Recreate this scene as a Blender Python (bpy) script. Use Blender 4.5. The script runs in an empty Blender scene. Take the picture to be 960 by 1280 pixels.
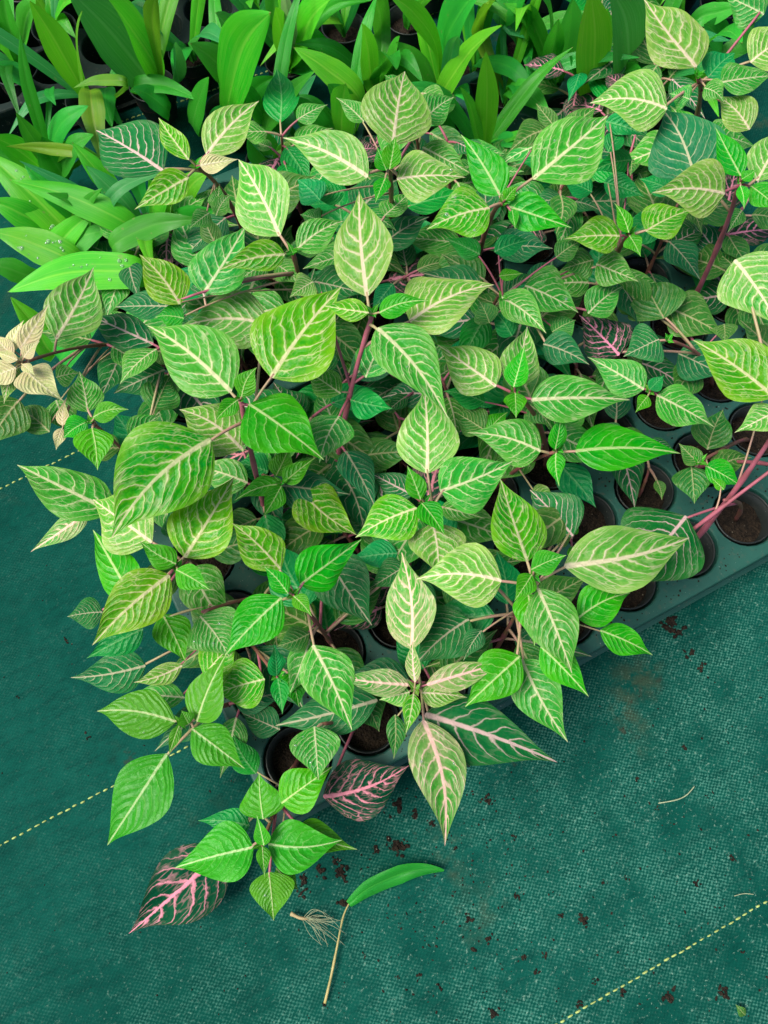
import bpy, math, random
import numpy as np
from mathutils import Vector, noise as mnoise

R = math.radians
sc = bpy.context.scene
col = sc.collection
random.seed(11)

# ------------------------------------------------------------------ camera
PITCH, FPX, CAMZ = 70.0, 980.0, 0.81          # degrees below horizontal, focal length in photo pixels, metres
CAM = Vector((0, 0, CAMZ))
FWD = Vector((0, math.cos(R(PITCH)), -math.sin(R(PITCH))))
UP = Vector((0, math.sin(R(PITCH)), math.cos(R(PITCH))))
RIGHT = Vector((1, 0, 0))
cd = bpy.data.cameras.new('camera')
cd.sensor_fit = 'VERTICAL'; cd.sensor_height = 36.0; cd.lens = 36.0 * FPX / 1280.0
cd.clip_start = 0.01; cd.clip_end = 200
cam = bpy.data.objects.new('camera', cd); col.objects.link(cam)
cam.location = CAM; cam.rotation_euler = (R(90 - PITCH), 0, 0)
sc.camera = cam

# ------------------------------------------------------------------ world, sun, exposure
SUN_EL, SUN_AZ = 60.0, 255.0                  # soft light through the greenhouse film, from the left
w = bpy.data.worlds.new('World'); sc.world = w; w.use_nodes = True
nt = w.node_tree; nt.nodes.clear()
sky = nt.nodes.new('ShaderNodeTexSky'); sky.sky_type = 'NISHITA'; sky.sun_disc = False
sky.sun_elevation = R(SUN_EL); sky.sun_rotation = R(SUN_AZ)
sky.air_density = 1.0; sky.dust_density = 4.0; sky.ozone_density = 1.0
bg = nt.nodes.new('ShaderNodeBackground'); bg.inputs[1].default_value = 0.05
wo = nt.nodes.new('ShaderNodeOutputWorld')
nt.links.new(sky.outputs[0], bg.inputs[0]); nt.links.new(bg.outputs[0], wo.inputs[0])
sd = bpy.data.lights.new('sun', 'SUN'); sd.energy = 1.5; sd.angle = R(30); sd.color = (1.0, 0.97, 0.90)
sun = bpy.data.objects.new('sun', sd); col.objects.link(sun)
a = R(SUN_AZ)
sdir = Vector((math.sin(a) * math.cos(R(SUN_EL)), math.cos(a) * math.cos(R(SUN_EL)), math.sin(R(SUN_EL))))
sun.rotation_euler = sdir.to_track_quat('Z', 'Y').to_euler()
vs = sc.view_settings
vs.view_transform = 'Standard'; vs.look = 'None'; vs.exposure = 1.82; vs.gamma = 1.0; vs.use_curve_mapping = False

# ------------------------------------------------------------------ pixel helpers
def ray(px, py):
    return FWD + RIGHT * ((px - 480) / FPX) + UP * ((640 - py) / FPX)
def at(px, py, z):
    r = ray(px, py); return CAM + r * ((z - CAMZ) / r.z)
def proj(p):
    d = p - CAM; f = d.dot(FWD)
    return 480 + FPX * d.dot(RIGHT) / f, 640 - FPX * d.dot(UP) / f, f

# ------------------------------------------------------------------ object helpers
def mesh_obj(name, verts, faces, mat, parent=None, smooth=True, uv=None, uv2=None, origin=None):
    me = bpy.data.meshes.new(name)
    o0 = Vector(origin) if origin is not None else (parent.matrix_world.translation if False else None)
    me.from_pydata(verts, [], faces)
    if smooth: me.polygons.foreach_set('use_smooth', [True] * len(me.polygons))
    vi = None
    for nm, dat in (('UVMap', uv), ('edge', uv2)):
        if dat is None: continue
        if vi is None:
            vi = np.zeros(len(me.loops), dtype=np.int32); me.loops.foreach_get('vertex_index', vi)
        l = me.uv_layers.new(name=nm)
        l.data.foreach_set('uv', np.asarray(dat, dtype=np.float32)[vi].ravel())
    me.update()
    for m in (mat if isinstance(mat, (list, tuple)) else [mat]): me.materials.append(m)
    o = bpy.data.objects.new(name, me); col.objects.link(o)
    if parent is not None: o.parent = parent
    return o
def empty(name, loc):
    o = bpy.data.objects.new(name, None); col.objects.link(o); o.location = loc
    o.empty_display_size = 0.02
    return o
def tag(o, label=None, cat=None, group=None, kind=None):
    if label: o['label'] = label
    if cat: o['category'] = cat
    if group: o['group'] = group
    if kind: o['kind'] = kind
    return o
def tube(pts, radii, n=7, cap=True):
    vs_, fs = [], []
    pts = [Vector(p) for p in pts]
    prev = None
    for i, p in enumerate(pts):
        t = (pts[min(i + 1, len(pts) - 1)] - pts[max(i - 1, 0)]).normalized()
        if prev is None:
            x = t.cross(Vector((0.3, 0.9, 0.31))).normalized()
        else:
            x = (prev - t * prev.dot(t)).normalized()
        prev = x; y = t.cross(x)
        for k in range(n):
            an = 2 * math.pi * k / n
            vs_.append(p + (x * math.cos(an) + y * math.sin(an)) * radii[i])
    for i in range(len(pts) - 1):
        for k in range(n):
            k2 = (k + 1) % n
            fs.append((i * n + k, i * n + k2, (i + 1) * n + k2, (i + 1) * n + k))
    if cap:
        fs.append(tuple(reversed(range(n)))); fs.append(tuple((len(pts) - 1) * n + k for k in range(n)))
    return vs_, fs
def bez(p0, p1, p2, t): return p0 * ((1 - t) ** 2) + p1 * (2 * t * (1 - t)) + p2 * (t * t)
def crom(P, t):
    n = len(P) - 1; x = min(max(t * n, 0), n - 1e-6); i = int(x); f = x - i
    a_ = P[max(i - 1, 0)]; b = P[i]; c = P[i + 1]; d = P[min(i + 2, n)]
    return 0.5 * ((2 * b) + (c - a_) * f + (2 * a_ - 5 * b + 4 * c - d) * f * f + (3 * b - a_ - 3 * c + d) * f ** 3)

# ------------------------------------------------------------------ node helper
class NT:
    def __init__(self, name):
        self.m = bpy.data.materials.new(name); self.m.use_nodes = True
        self.t = self.m.node_tree; self.t.nodes.clear()
    def n(self, typ, **kw):
        x = self.t.nodes.new(typ)
        for k, v in kw.items(): setattr(x, k, v)
        return x
    def put(self, sock, v):
        if isinstance(v, bpy.types.NodeSocket): self.t.links.new(v, sock)
        elif isinstance(v, (tuple, list)):
            sock.default_value = tuple(v) + ((1.0,) if len(v) == 3 and sock.type == 'RGBA' else ())
        else: sock.default_value = v
    def math(self, op, a_, b=0.0, c=0.0, clamp=False):
        x = self.n('ShaderNodeMath', operation=op, use_clamp=clamp)
        self.put(x.inputs[0], a_); self.put(x.inputs[1], b)
        if op in ('MULTIPLY_ADD', 'COMPARE', 'SMOOTH_MIN'): self.put(x.inputs[2], c)
        return x.outputs[0]
    def sstep(self, v, lo, hi, a_=0.0, b=1.0):
        x = self.n('ShaderNodeMapRange', interpolation_type='SMOOTHSTEP')
        for i, q in enumerate((v, lo, hi, a_, b)): self.put(x.inputs[i], q)
        return x.outputs[0]
    def mix(self, f, a_, b, mode='MIX'):
        x = self.n('ShaderNodeMix', data_type='RGBA', blend_type=mode)
        self.put(x.inputs[0], f); self.put(x.inputs[6], a_); self.put(x.inputs[7], b)
        return x.outputs[2]
    def noise(self, vec, scale, detail=3, rough=0.55, dist=0.0, out=0):
        x = self.n('ShaderNodeTexNoise'); self.put(x.inputs['Vector'], vec)
        x.inputs['Scale'].default_value = scale; x.inputs['Detail'].default_value = detail
        x.inputs['Roughness'].default_value = rough; x.inputs['Distortion'].default_value = dist
        return x.outputs[out]
    def bump(self, h, strength, dist, normal=None):
        x = self.n('ShaderNodeBump'); x.inputs['Strength'].default_value = strength
        x.inputs['Distance'].default_value = dist; self.put(x.inputs['Height'], h)
        if normal is not None: self.put(x.inputs['Normal'], normal)
        return x.outputs[0]
    def surface(self, colr, rough=0.5, normal=None, spec=0.5, transl=0.0, tcol=None, coat=0.0):
        p = self.n('ShaderNodeBsdfPrincipled')
        self.put(p.inputs['Base Color'], colr); self.put(p.inputs['Roughness'], rough)
        self.put(p.inputs['Specular IOR Level'], spec)
        if coat: p.inputs['Coat Weight'].default_value = coat; p.inputs['Coat Roughness'].default_value = 0.25
        if normal is not None: self.put(p.inputs['Normal'], normal)
        out = self.n('ShaderNodeOutputMaterial'); s = p.outputs[0]
        if transl:
            t = self.n('ShaderNodeBsdfTranslucent'); self.put(t.inputs[0], tcol if tcol is not None else colr)
            mx = self.n('ShaderNodeMixShader'); self.put(mx.inputs[0], transl)
            self.t.links.new(s, mx.inputs[1]); self.t.links.new(t.outputs[0], mx.inputs[2]); s = mx.outputs[0]
        self.t.links.new(s, out.inputs[0])
        return self.m

# ------------------------------------------------------------------ materials
def leaf_material(name, base, base2, vein, halo, vw=1.0, halo_amt=0.5, net=0.3, flush=0.0, flush_col=(0.5, 0.36, 0.22),
                  nveins=8.5, jag=0.3, edge_dark=0.0, rough=0.38, vstr=1.0, lstr=1.0, transl=0.2, spec=0.2):
    N = NT(name)
    uv = N.n('ShaderNodeUVMap', uv_map='UVMap').outputs[0]
    ed = N.n('ShaderNodeUVMap', uv_map='edge').outputs[0]
    sp = N.n('ShaderNodeSeparateXYZ'); N.put(sp.inputs[0], uv); s, y = sp.outputs[0], sp.outputs[1]
    se = N.n('ShaderNodeSeparateXYZ'); N.put(se.inputs[0], ed); t, rnd = se.outputs[0], se.outputs[1]
    at_ = N.math('ABSOLUTE', t); ay = N.math('ABSOLUTE', y)
    # texture vector that differs from leaf to leaf
    cv = N.n('ShaderNodeCombineXYZ'); N.put(cv.inputs[0], s); N.put(cv.inputs[1], y)
    N.put(cv.inputs[2], N.math('MULTIPLY', rnd, 37.0)); vec = cv.outputs[0]
    n1 = N.noise(vec, 5.0, 3); n2 = N.noise(vec, 26.0, 3); n3 = N.noise(vec, 2.2, 2)
    # side veins: leave the midrib at an angle and sweep towards the tip
    side = N.math('MULTIPLY', N.math('SIGN', y), N.math('MULTIPLY_ADD', N.math('FRACT', N.math('MULTIPLY', rnd, 91.1)), 0.3, 0.05))
    r2 = N.math('FRACT', N.math('MULTIPLY', rnd, 13.7)); r3 = N.math('FRACT', N.math('MULTIPLY', rnd, 57.3))
    q = N.math('SUBTRACT', N.math('POWER', s, 0.86), N.math('MULTIPLY', ay, N.math('MULTIPLY_ADD', r2, 0.4, 0.45)))
    q = N.math('SUBTRACT', q, N.math('MULTIPLY', N.math('POWER', at_, 2.6), 0.19))
    q = N.math('ADD', q, N.math('MULTIPLY', N.math('SUBTRACT', n1, 0.5), 0.16))
    q = N.math('ADD', q, N.math('MULTIPLY', N.math('SUBTRACT', n2, 0.5), 0.026 * (0.4 + jag)))
    ph = N.math('ADD', N.math('MULTIPLY', q, N.math('MULTIPLY_ADD', r3, 3.4, nveins - 2.0)), side)
    ph = N.math('ADD', ph, N.math('MULTIPLY', rnd, 3.0))
    fr = N.math('ABSOLUTE', N.math('SUBTRACT', N.math('FRACT', ph), 0.5))        # 0 on a vein
    dv = N.math('DIVIDE', fr, nveins)
    wv = N.math('MULTIPLY', N.math('SUBTRACT', 1.1, at_), 0.0074 * vw)
    wv = N.math('MULTIPLY', wv, N.sstep(n2, 0.25, 0.75, 1.0 - jag, 1.0 + jag))
    wv = N.math('ADD', wv, 0.0016 * vw)
    lat = N.sstep(dv, N.math('MULTIPLY', wv, 0.1), N.math('MULTIPLY', wv, 1.45), 1.0, 0.0)
    lat = N.math('MULTIPLY', lat, N.sstep(at_, 0.75, 1.0, 1.0, 0.2))
    wm = N.math('MULTIPLY_ADD', s, -0.014 * vw, 0.0205 * (0.5 + 0.5 * vw))
    wm = N.math('MULTIPLY', wm, N.sstep(n2, 0.2, 0.8, 1.0 - 0.5 * jag, 1.0 + 0.5 * jag))
    mid = N.sstep(ay, N.math('MULTIPLY', wm, 0.5), N.math('MULTIPLY', wm, 1.15), 1.0, 0.0)
    # fine net between the side veins
    vo = N.n('ShaderNodeTexVoronoi', feature='DISTANCE_TO_EDGE'); c2 = N.n('ShaderNodeCombineXYZ'); N.put(c2.inputs[0], N.math('MULTIPLY', ph, 1.5)); N.put(c2.inputs[1], N.math('MULTIPLY', y, 26.0)); N.put(c2.inputs[2], N.math('MULTIPLY', rnd, 37.0))
    N.put(vo.inputs['Vector'], c2.outputs[0]); vo.inputs['Scale'].default_value = 1.0
    nn = N.noise(vec, 9.0, 2)
    netm = N.sstep(vo.outputs['Distance'], 0.02, 0.12, 1.0, 0.0)
    netm = N.math('MULTIPLY', netm, N.sstep(nn, 0.38, 0.66, 0.0, net))
    netm = N.math('MULTIPLY', netm, N.sstep(at_, 0.1, 0.8, 0.45, 1.0))
    hal = N.sstep(dv, 0.0, N.math('MULTIPLY', wv, 4.6), 1.0, 0.0)
    halm = N.sstep(ay, 0.0, N.math('MULTIPLY', wm, 3.2), 1.0, 0.0)
    hal = N.math('MULTIPLY', N.math('MAXIMUM', hal, halm), N.sstep(n1, 0.3, 0.7, halo_amt * 0.35, halo_amt))
    # leaf blade
    c = N.mix(N.sstep(n3, 0.3, 0.7), base, base2)
    c = N.mix(N.sstep(n2, 0.35, 0.8, 0.0, 0.3 * min(1.0, halo_amt * 1.3)), c, halo)
    c = N.mix(hal, c, halo)
    em = N.math('MULTIPLY', N.sstep(N.math('ADD', at_, N.math('MULTIPLY', n1, 0.8)), 0.95, 1.45), min(1.0, halo_amt))
    c = N.mix(em, c, halo)
    if flush:
        fm = N.math('MULTIPLY', N.sstep(N.math('ADD', N.math('MULTIPLY', s, 0.55), N.math('MULTIPLY', n1, 0.9)), 0.45, 0.85, 1.0, 0.0), flush)
        fm = N.math('ADD', fm, N.math('MULTIPLY', N.sstep(N.noise(vec, 13, 3), 0.52, 0.62), flush * 0.55), clamp=True)
        c = N.mix(fm, c, flush_col)
    c = N.mix(netm, c, vein)
    oi = N.n('ShaderNodeObjectInfo')
    vm = N.math('MAXIMUM', N.math('MULTIPLY', lat, N.math('MULTIPLY', N.sstep(n1, 0.25, 0.7, 0.5 * vstr * lstr, 0.95 * vstr * lstr), N.sstep(at_, 0.35, 1.0, 1.0, 0.62))), N.math('MULTIPLY', mid, 0.95 * vstr))
    # small brown flecks and edge nibbles
    fl = N.noise(vec, 44.0, 1)
    flk = N.math('MULTIPLY', N.sstep(fl, 0.70, 0.76), N.sstep(nn, 0.5, 0.7, 0.0, 0.6))
    c = N.mix(flk, c, (0.09, 0.06, 0.02))
    brn = N.math('MULTIPLY', N.sstep(N.math('ADD', at_, N.math('MULTIPLY', N.math('SUBTRACT', nn, 0.5), 0.55)), 1.03, 1.12), N.sstep(n3, 0.5, 0.7, 0.0, 0.7))
    c = N.mix(brn, c, (0.12, 0.08, 0.025))
    if edge_dark: c = N.mix(N.math('MULTIPLY', N.sstep(at_, 0.84, 1.0), edge_dark), c, (0.014, 0.014, 0.009))
    c = N.mix(vm, c, vein)
    hs = N.n('ShaderNodeHueSaturation'); N.put(hs.inputs['Color'], c)
    N.put(hs.inputs['Hue'], N.math('MULTIPLY_ADD', oi.outputs['Random'], 0.03, 0.485))
    N.put(hs.inputs['Value'], N.math('MULTIPLY_ADD', N.math('FRACT', N.math('MULTIPLY', oi.outputs['Random'], 7.31)), 0.34, 0.84))
    N.put(hs.inputs['Saturation'], 1.12)
    c = hs.outputs[0]
    # relief: domes between sunken veins
    dome = N.math('MULTIPLY', N.math('POWER', N.math('MULTIPLY', fr, 2.0), 0.6), N.sstep(at_, 0.7, 1.0, 1.0, 0.3))
    h = N.math('ADD', dome, N.math('MULTIPLY', N.sstep(ay, 0.0, 0.05), 0.8))
    h = N.math('ADD', h, N.math('MULTIPLY', n2, 0.7))
    nb = N.bump(h, 0.38, 0.0022)
    rr = N.math('MULTIPLY_ADD', n2, 0.25, rough - 0.12)
    tc = N.mix(0.5, c, (0.12, 0.42, 0.02), 'MIX')
    return N.surface(c, rr, nb, spec, transl, tc)

VE = (0.50, 0.50, 0.28)
LM = {
 'Y': leaf_material('leaf_lime_cream_veins', (0.060, 0.27, 0.022), (0.030, 0.225, 0.024), VE, (0.19, 0.37, 0.05), 1.2, 0.75, 0.5),
 'G': leaf_material('leaf_green_cream_veins', (0.024, 0.205, 0.032), (0.036, 0.24, 0.036), (0.47, 0.49, 0.29), (0.125, 0.32, 0.07), 1.15, 0.6, 0.4),
 'L': leaf_material('leaf_fresh_green', (0.026, 0.225, 0.024), (0.046, 0.268, 0.028), (0.42, 0.52, 0.24), (0.09, 0.33, 0.035), 0.8, 0.3, 0.12, vstr=0.8, lstr=0.6),
 'N': leaf_material('leaf_plain_fresh_green', (0.045, 0.225, 0.028), (0.066, 0.265, 0.034), (0.42, 0.52, 0.26), (0.09, 0.32, 0.035), 0.75, 0.2, 0.06, vstr=0.85, lstr=0.3),
 'W': leaf_material('leaf_pale_variegated', (0.068, 0.262, 0.038), (0.042, 0.232, 0.034), (0.56, 0.50, 0.35), (0.23, 0.37, 0.10), 1.35, 0.8, 0.45, 0.14, (0.30, 0.36, 0.14)),
 'P': leaf_material('leaf_cream_pink', (0.48, 0.49, 0.24), (0.36, 0.42, 0.15), (0.72, 0.64, 0.48), (0.58, 0.53, 0.30), 1.1, 0.6, 0.3, 0.5, (0.60, 0.45, 0.30), vstr=0.7),
 'F': leaf_material('leaf_pink_flushed', (0.045, 0.22, 0.035), (0.07, 0.25, 0.04), (0.70, 0.46, 0.40), (0.22, 0.33, 0.11), 1.4, 0.55, 0.5, 0.22, (0.52, 0.36, 0.25)),
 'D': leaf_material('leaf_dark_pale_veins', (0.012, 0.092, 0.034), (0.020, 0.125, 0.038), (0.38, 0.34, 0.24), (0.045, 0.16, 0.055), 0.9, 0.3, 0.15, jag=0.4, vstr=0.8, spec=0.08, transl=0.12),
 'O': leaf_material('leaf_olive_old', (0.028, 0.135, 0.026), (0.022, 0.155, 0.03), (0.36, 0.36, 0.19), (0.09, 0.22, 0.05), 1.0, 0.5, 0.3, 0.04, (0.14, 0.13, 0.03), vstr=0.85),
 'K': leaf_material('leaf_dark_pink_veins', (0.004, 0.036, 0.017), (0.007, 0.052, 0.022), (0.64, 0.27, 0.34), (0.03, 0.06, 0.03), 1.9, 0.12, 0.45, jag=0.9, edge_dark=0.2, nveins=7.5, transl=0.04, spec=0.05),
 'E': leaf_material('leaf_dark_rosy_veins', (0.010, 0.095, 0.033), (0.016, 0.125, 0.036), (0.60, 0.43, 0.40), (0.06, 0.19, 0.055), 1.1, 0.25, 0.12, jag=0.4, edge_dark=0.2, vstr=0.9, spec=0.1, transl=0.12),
 'S': leaf_material('leaf_bluish_young', (0.012, 0.18, 0.045), (0.025, 0.23, 0.055), (0.18, 0.40, 0.16), (0.04, 0.26, 0.07), 0.7, 0.3, 0.1, vstr=0.6),
}

def strap_material(name, a_, b, mid, rough=0.38):
    N = NT(name)
    uv = N.n('ShaderNodeUVMap', uv_map='UVMap').outputs[0]; ed = N.n('ShaderNodeUVMap', uv_map='edge').outputs[0]
    sp = N.n('ShaderNodeSeparateXYZ'); N.put(sp.inputs[0], uv); s, y = sp.outputs[0], sp.outputs[1]
    se = N.n('ShaderNodeSeparateXYZ'); N.put(se.inputs[0], ed); t, rnd = se.outputs[0], se.outputs[1]
    cv = N.n('ShaderNodeCombineXYZ'); N.put(cv.inputs[0], N.math('MULTIPLY', s, 0.45)); N.put(cv.inputs[1], N.math('MULTIPLY', t, 5.0))
    N.put(cv.inputs[2], N.math('MULTIPLY', rnd, 31.0)); st = N.noise(cv.outputs[0], 6.0, 3)
    cb = N.n('ShaderNodeCombineXYZ'); N.put(cb.inputs[0], s); N.put(cb.inputs[1], y); N.put(cb.inputs[2], N.math('MULTIPLY', rnd, 31.0))
    bl = N.noise(cb.outputs[0], 3.0, 3)
    c = N.mix(N.sstep(bl, 0.3, 0.7), a_, b)
    c = N.mix(N.sstep(st, 0.42, 0.7, 0.0, 0.5), c, mid)
    c = N.mix(N.sstep(N.math('ABSOLUTE', t), 0.02, 0.10, 0.7, 0.0), c, mid)
    # dry brownish tips and blemishes
    c = N.mix(N.sstep(N.math('ADD', s, N.math('MULTIPLY', bl, 0.06)), 1.0, 1.03, 0.0, 0.8), c, (0.22, 0.15, 0.05))
    sp2 = N.noise(cb.outputs[0], 30.0, 2)
    c = N.mix(N.sstep(sp2, 0.68, 0.74, 0.0, 0.5), c, (0.24, 0.30, 0.09))
    oi = N.n('ShaderNodeObjectInfo')
    hs = N.n('ShaderNodeHueSaturation'); N.put(hs.inputs['Color'], c)
    N.put(hs.inputs['Hue'], N.math('MULTIPLY_ADD', oi.outputs['Random'], 0.03, 0.483))
    N.put(hs.inputs['Value'], N.math('MULTIPLY_ADD', N.math('FRACT', N.math('MULTIPLY', oi.outputs['Random'], 5.7)), 0.4, 0.78))
    c = hs.outputs[0]
    wv = N.n('ShaderNodeTexWave'); wv.bands_direction = 'Y'; N.put(wv.inputs['Vector'], cv.outputs[0]); wv.inputs['Scale'].default_value = 4.0
    nb = N.bump(N.math('ADD', N.math('MULTIPLY', wv.outputs['Fac'], 0.4), st), 0.3, 0.001)
    return N.surface(c, N.math('MULTIPLY_ADD', bl, 0.25, rough - 0.17), nb, 0.4, 0.4, N.mix(0.4, c, (0.12, 0.55, 0.01)))
SM = {
 'l': strap_material('strap_lime', (0.095, 0.52, 0.012), (0.05, 0.46, 0.014), (0.22, 0.60, 0.05)),
 'g': strap_material('strap_green', (0.014, 0.32, 0.018), (0.025, 0.39, 0.02), (0.08, 0.45, 0.05)),
 't': strap_material('strap_bluish', (0.020, 0.27, 0.065), (0.03, 0.32, 0.07), (0.12, 0.42, 0.14)),
 'd': strap_material('strap_dark', (0.008, 0.18, 0.022), (0.012, 0.24, 0.026), (0.04, 0.29, 0.05)),
 'y': strap_material('strap_yellowing', (0.16, 0.38, 0.012), (0.09, 0.32, 0.014), (0.24, 0.40, 0.04)),
 'w': strap_material('strap_bleached', (0.42, 0.46, 0.26), (0.30, 0.40, 0.18), (0.5, 0.52, 0.33)),
}

def stem_material(name, c1, c2):
    N = NT(name); tc = N.n('ShaderNodeTexCoord')
    n1 = N.noise(tc.outputs['Object'], 60, 3); n2 = N.noise(tc.outputs['Object'], 350, 2)
    c = N.mix(N.sstep(n1, 0.35, 0.65), c1, c2)
    return N.surface(c, 0.5, N.bump(n2, 0.3, 0.0006), 0.4)
M_STEM = stem_material('stem_pink_brown', (0.22, 0.065, 0.065), (0.14, 0.075, 0.035))
M_PINK = stem_material('stem_pink', (0.34, 0.09, 0.13), (0.25, 0.07, 0.085))
M_PET = stem_material('petiole_pinkish', (0.36, 0.20, 0.15), (0.30, 0.26, 0.12))
M_DRY = stem_material('dry_stalk', (0.34, 0.28, 0.10), (0.22, 0.19, 0.06))

def soil_material(name):
    N = NT(name); tc = N.n('ShaderNodeTexCoord')
    n1 = N.noise(tc.outputs['Object'], 220, 5, 0.7); n2 = N.noise(tc.outputs['Object'], 60, 3)
    vo = N.n('ShaderNodeTexVoronoi'); N.put(vo.inputs['Vector'], tc.outputs['Object']); vo.inputs['Scale'].default_value = 420
    c = N.mix(N.sstep(n1, 0.3, 0.7), (0.005, 0.0034, 0.002), (0.026, 0.017, 0.010))
    c = N.mix(N.sstep(n2, 0.55, 0.75, 0.0, 0.5), c, (0.045, 0.030, 0.017))
    c = N.mix(N.sstep(N.noise(tc.outputs['Object'], 330, 1), 0.76, 0.79, 0.0, 0.8), c, (0.34, 0.30, 0.22))
    h = N.math('ADD', n1, N.math('MULTIPLY', vo.outputs['Distance'], 0.8))
    return N.surface(c, 0.9, N.bump(h, 0.9, 0.003), 0.2)
M_SOIL = soil_material('potting_soil')

def plastic(name, c1, c2, rough, dirt=0.0):
    N = NT(name); tc = N.n('ShaderNodeTexCoord')
    n1 = N.noise(tc.outputs['Object'], 14, 4); n2 = N.noise(tc.outputs['Object'], 160, 3, 0.7)
    c = N.mix(N.sstep(n1, 0.3, 0.7), c1, c2)
    if dirt:
        c = N.mix(N.math('MULTIPLY', N.sstep(n2, 0.56, 0.7), N.sstep(n1, 0.35, 0.7, 0.2, dirt)), c, (0.10, 0.085, 0.055))
        c = N.mix(N.sstep(N.noise(tc.outputs['Object'], 420, 1), 0.74, 0.78, 0.0, 0.55), c, (0.36, 0.38, 0.32))
    return N.surface(c, N.math('MULTIPLY_ADD', n2, 0.3, rough - 0.15), N.bump(n2, 0.15, 0.0008), 0.25)
M_TRAY = plastic('dark_green_tray_plastic', (0.012, 0.066, 0.048), (0.020, 0.086, 0.064), 0.5, 0.5)
M_TRAYD = plastic('blackish_green_tray_plastic', (0.0015, 0.008, 0.006), (0.002, 0.011, 0.008), 0.7, 0.12)
M_POT = plastic('black_pot_plastic', (0.012, 0.016, 0.015), (0.02, 0.024, 0.022), 0.38, 0.3)

# tray edge seen in the photograph gives the direction of the rows
ZT = 0.055                                               # top of the trays
e0 = at(735, 815, ZT); e1 = at(960, 690, ZT)
U = (e1 - e0); U.z = 0; U.normalize(); V = Vector((-U.y, U.x, 0))
ANG = math.atan2(U.y, U.x)

def mat_material():
    N = NT('woven_green_ground_cover'); tc = N.n('ShaderNodeTexCoord')
    mp = N.n('ShaderNodeMapping'); N.put(mp.inputs[0], tc.outputs['Object']); mp.inputs['Rotation'].default_value = (0, 0, -ANG)
    v = mp.outputs[0]
    ob = tc.outputs['Object']
    wob = N.noise(v, 130, 3, out=1)
    vv = N.n('ShaderNodeVectorMath', operation='MULTIPLY_ADD'); N.put(vv.inputs[0], wob); vv.inputs[1].default_value = (0.0030, 0.0030, 0); N.put(vv.inputs[2], v)
    sp = N.n('ShaderNodeSeparateXYZ'); N.put(sp.inputs[0], vv.outputs[0])
    P = 0.0023
    sx = N.math('SINE', N.math('MULTIPLY', sp.outputs[0], math.pi / P)); sy = N.math('SINE', N.math('MULTIPLY', sp.outputs[1], math.pi / (P * 0.8)))
    wea = N.math('MULTIPLY', sx, sy)
    weave = N.math('MULTIPLY_ADD', wea, 0.5, 0.5)
    thr = N.math('ABSOLUTE', N.math('MULTIPLY', sx, sy))
    n1 = N.noise(v, 3.2, 4, 0.6); n2 = N.noise(v, 17, 4, 0.6); n3 = N.noise(v, 300, 3, 0.7); n4 = N.noise(v, 75, 3, 0.65)
    c = N.mix(N.sstep(n1, 0.3, 0.7), (0.0008, 0.041, 0.029), (0.0024, 0.058, 0.042))
    c = N.mix(N.sstep(n4, 0.3, 0.7, 0.0, 0.3), c, (0.0006, 0.020, 0.016))
    # pale dust in patches on the raised threads; paler overall towards the front right
    so = N.n('ShaderNodeSeparateXYZ'); N.put(so.inputs[0], ob)
    front_right = N.sstep(N.math('ADD', N.math('MULTIPLY', so.outputs[0], 0.8), N.math('MULTIPLY', so.outputs[1], -0.9)), -0.25, 0.25)
    ms = N.n('ShaderNodeMapping'); N.put(ms.inputs[0], v); ms.inputs['Scale'].default_value = (30, 160, 1)
    stk = N.noise(ms.outputs[0], 1.0, 3, 0.7)
    c = N.mix(N.sstep(stk, 0.45, 0.75, 0.0, 0.6), c, (0.0006, 0.024, 0.019))
    du = N.math('MULTIPLY', N.sstep(n2, 0.32, 0.68), N.math('MULTIPLY_ADD', front_right, 0.8, 0.15))
    du = N.math('MULTIPLY', du, N.sstep(N.math('ADD', weave, N.math('MULTIPLY', N.math('SUBTRACT', n3, 0.5), 2.1)), 0.25, 1.05))
    c = N.mix(du, c, (0.042, 0.155, 0.115))
    spk = N.math('MULTIPLY', N.sstep(n3, 0.60, 0.72), N.math('MULTIPLY_ADD', front_right, 0.55, 0.1))
    c = N.mix(spk, c, (0.16, 0.26, 0.20))
    # ochre and brown earth stains
    st = N.math('MULTIPLY', N.sstep(N.noise(v, 5.5, 4, 0.6, 0.4), 0.60, 0.72), N.sstep(n4, 0.35, 0.6))
    c = N.mix(N.math('MULTIPLY', st, 0.32), c, (0.075, 0.075, 0.035))
    st2 = N.math('MULTIPLY', N.sstep(N.noise(v, 11, 4, 0.65, 0.3), 0.645, 0.72), N.sstep(N.noise(v, 120, 2), 0.42, 0.55))
    c = N.mix(N.math('MULTIPLY', st2, 0.75), c, (0.032, 0.02, 0.012))
    h = N.math('ADD', N.math('MULTIPLY', weave, N.sstep(n4, 0.2, 0.8, 0.3, 1.0)), N.math('MULTIPLY', n3, 0.8))
    nb = N.bump(h, 0.5, 0.0008)
    nb = N.bump(N.math('ADD', n2, N.math('MULTIPLY', n1, 2.0)), 0.35, 0.01, nb)
    return N.surface(c, 0.8, nb, 0.035)
M_MAT = mat_material()
def plain(name, c, rough=0.7, spec=0.4, transl=0.0):
    N = NT(name); tc = N.n('ShaderNodeTexCoord')
    n = N.noise(tc.outputs['Object'], 120, 3)
    return N.surface(N.mix(N.sstep(n, 0.3, 0.7), c, tuple(x * 0.7 for x in c)), rough, N.bump(n, 0.2, 0.0005), spec, transl)
M_THREAD = plain('yellow_marker_thread', (0.34, 0.42, 0.12), 0.6)
M_GROUND = plain('dark_earth', (0.02, 0.03, 0.025), 0.95)
M_FIBRE = plain('pale_dry_fibre', (0.30, 0.34, 0.20), 0.7)
M_TAN = plain('tan_dry_bract', (0.34, 0.26, 0.13), 0.8)
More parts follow.
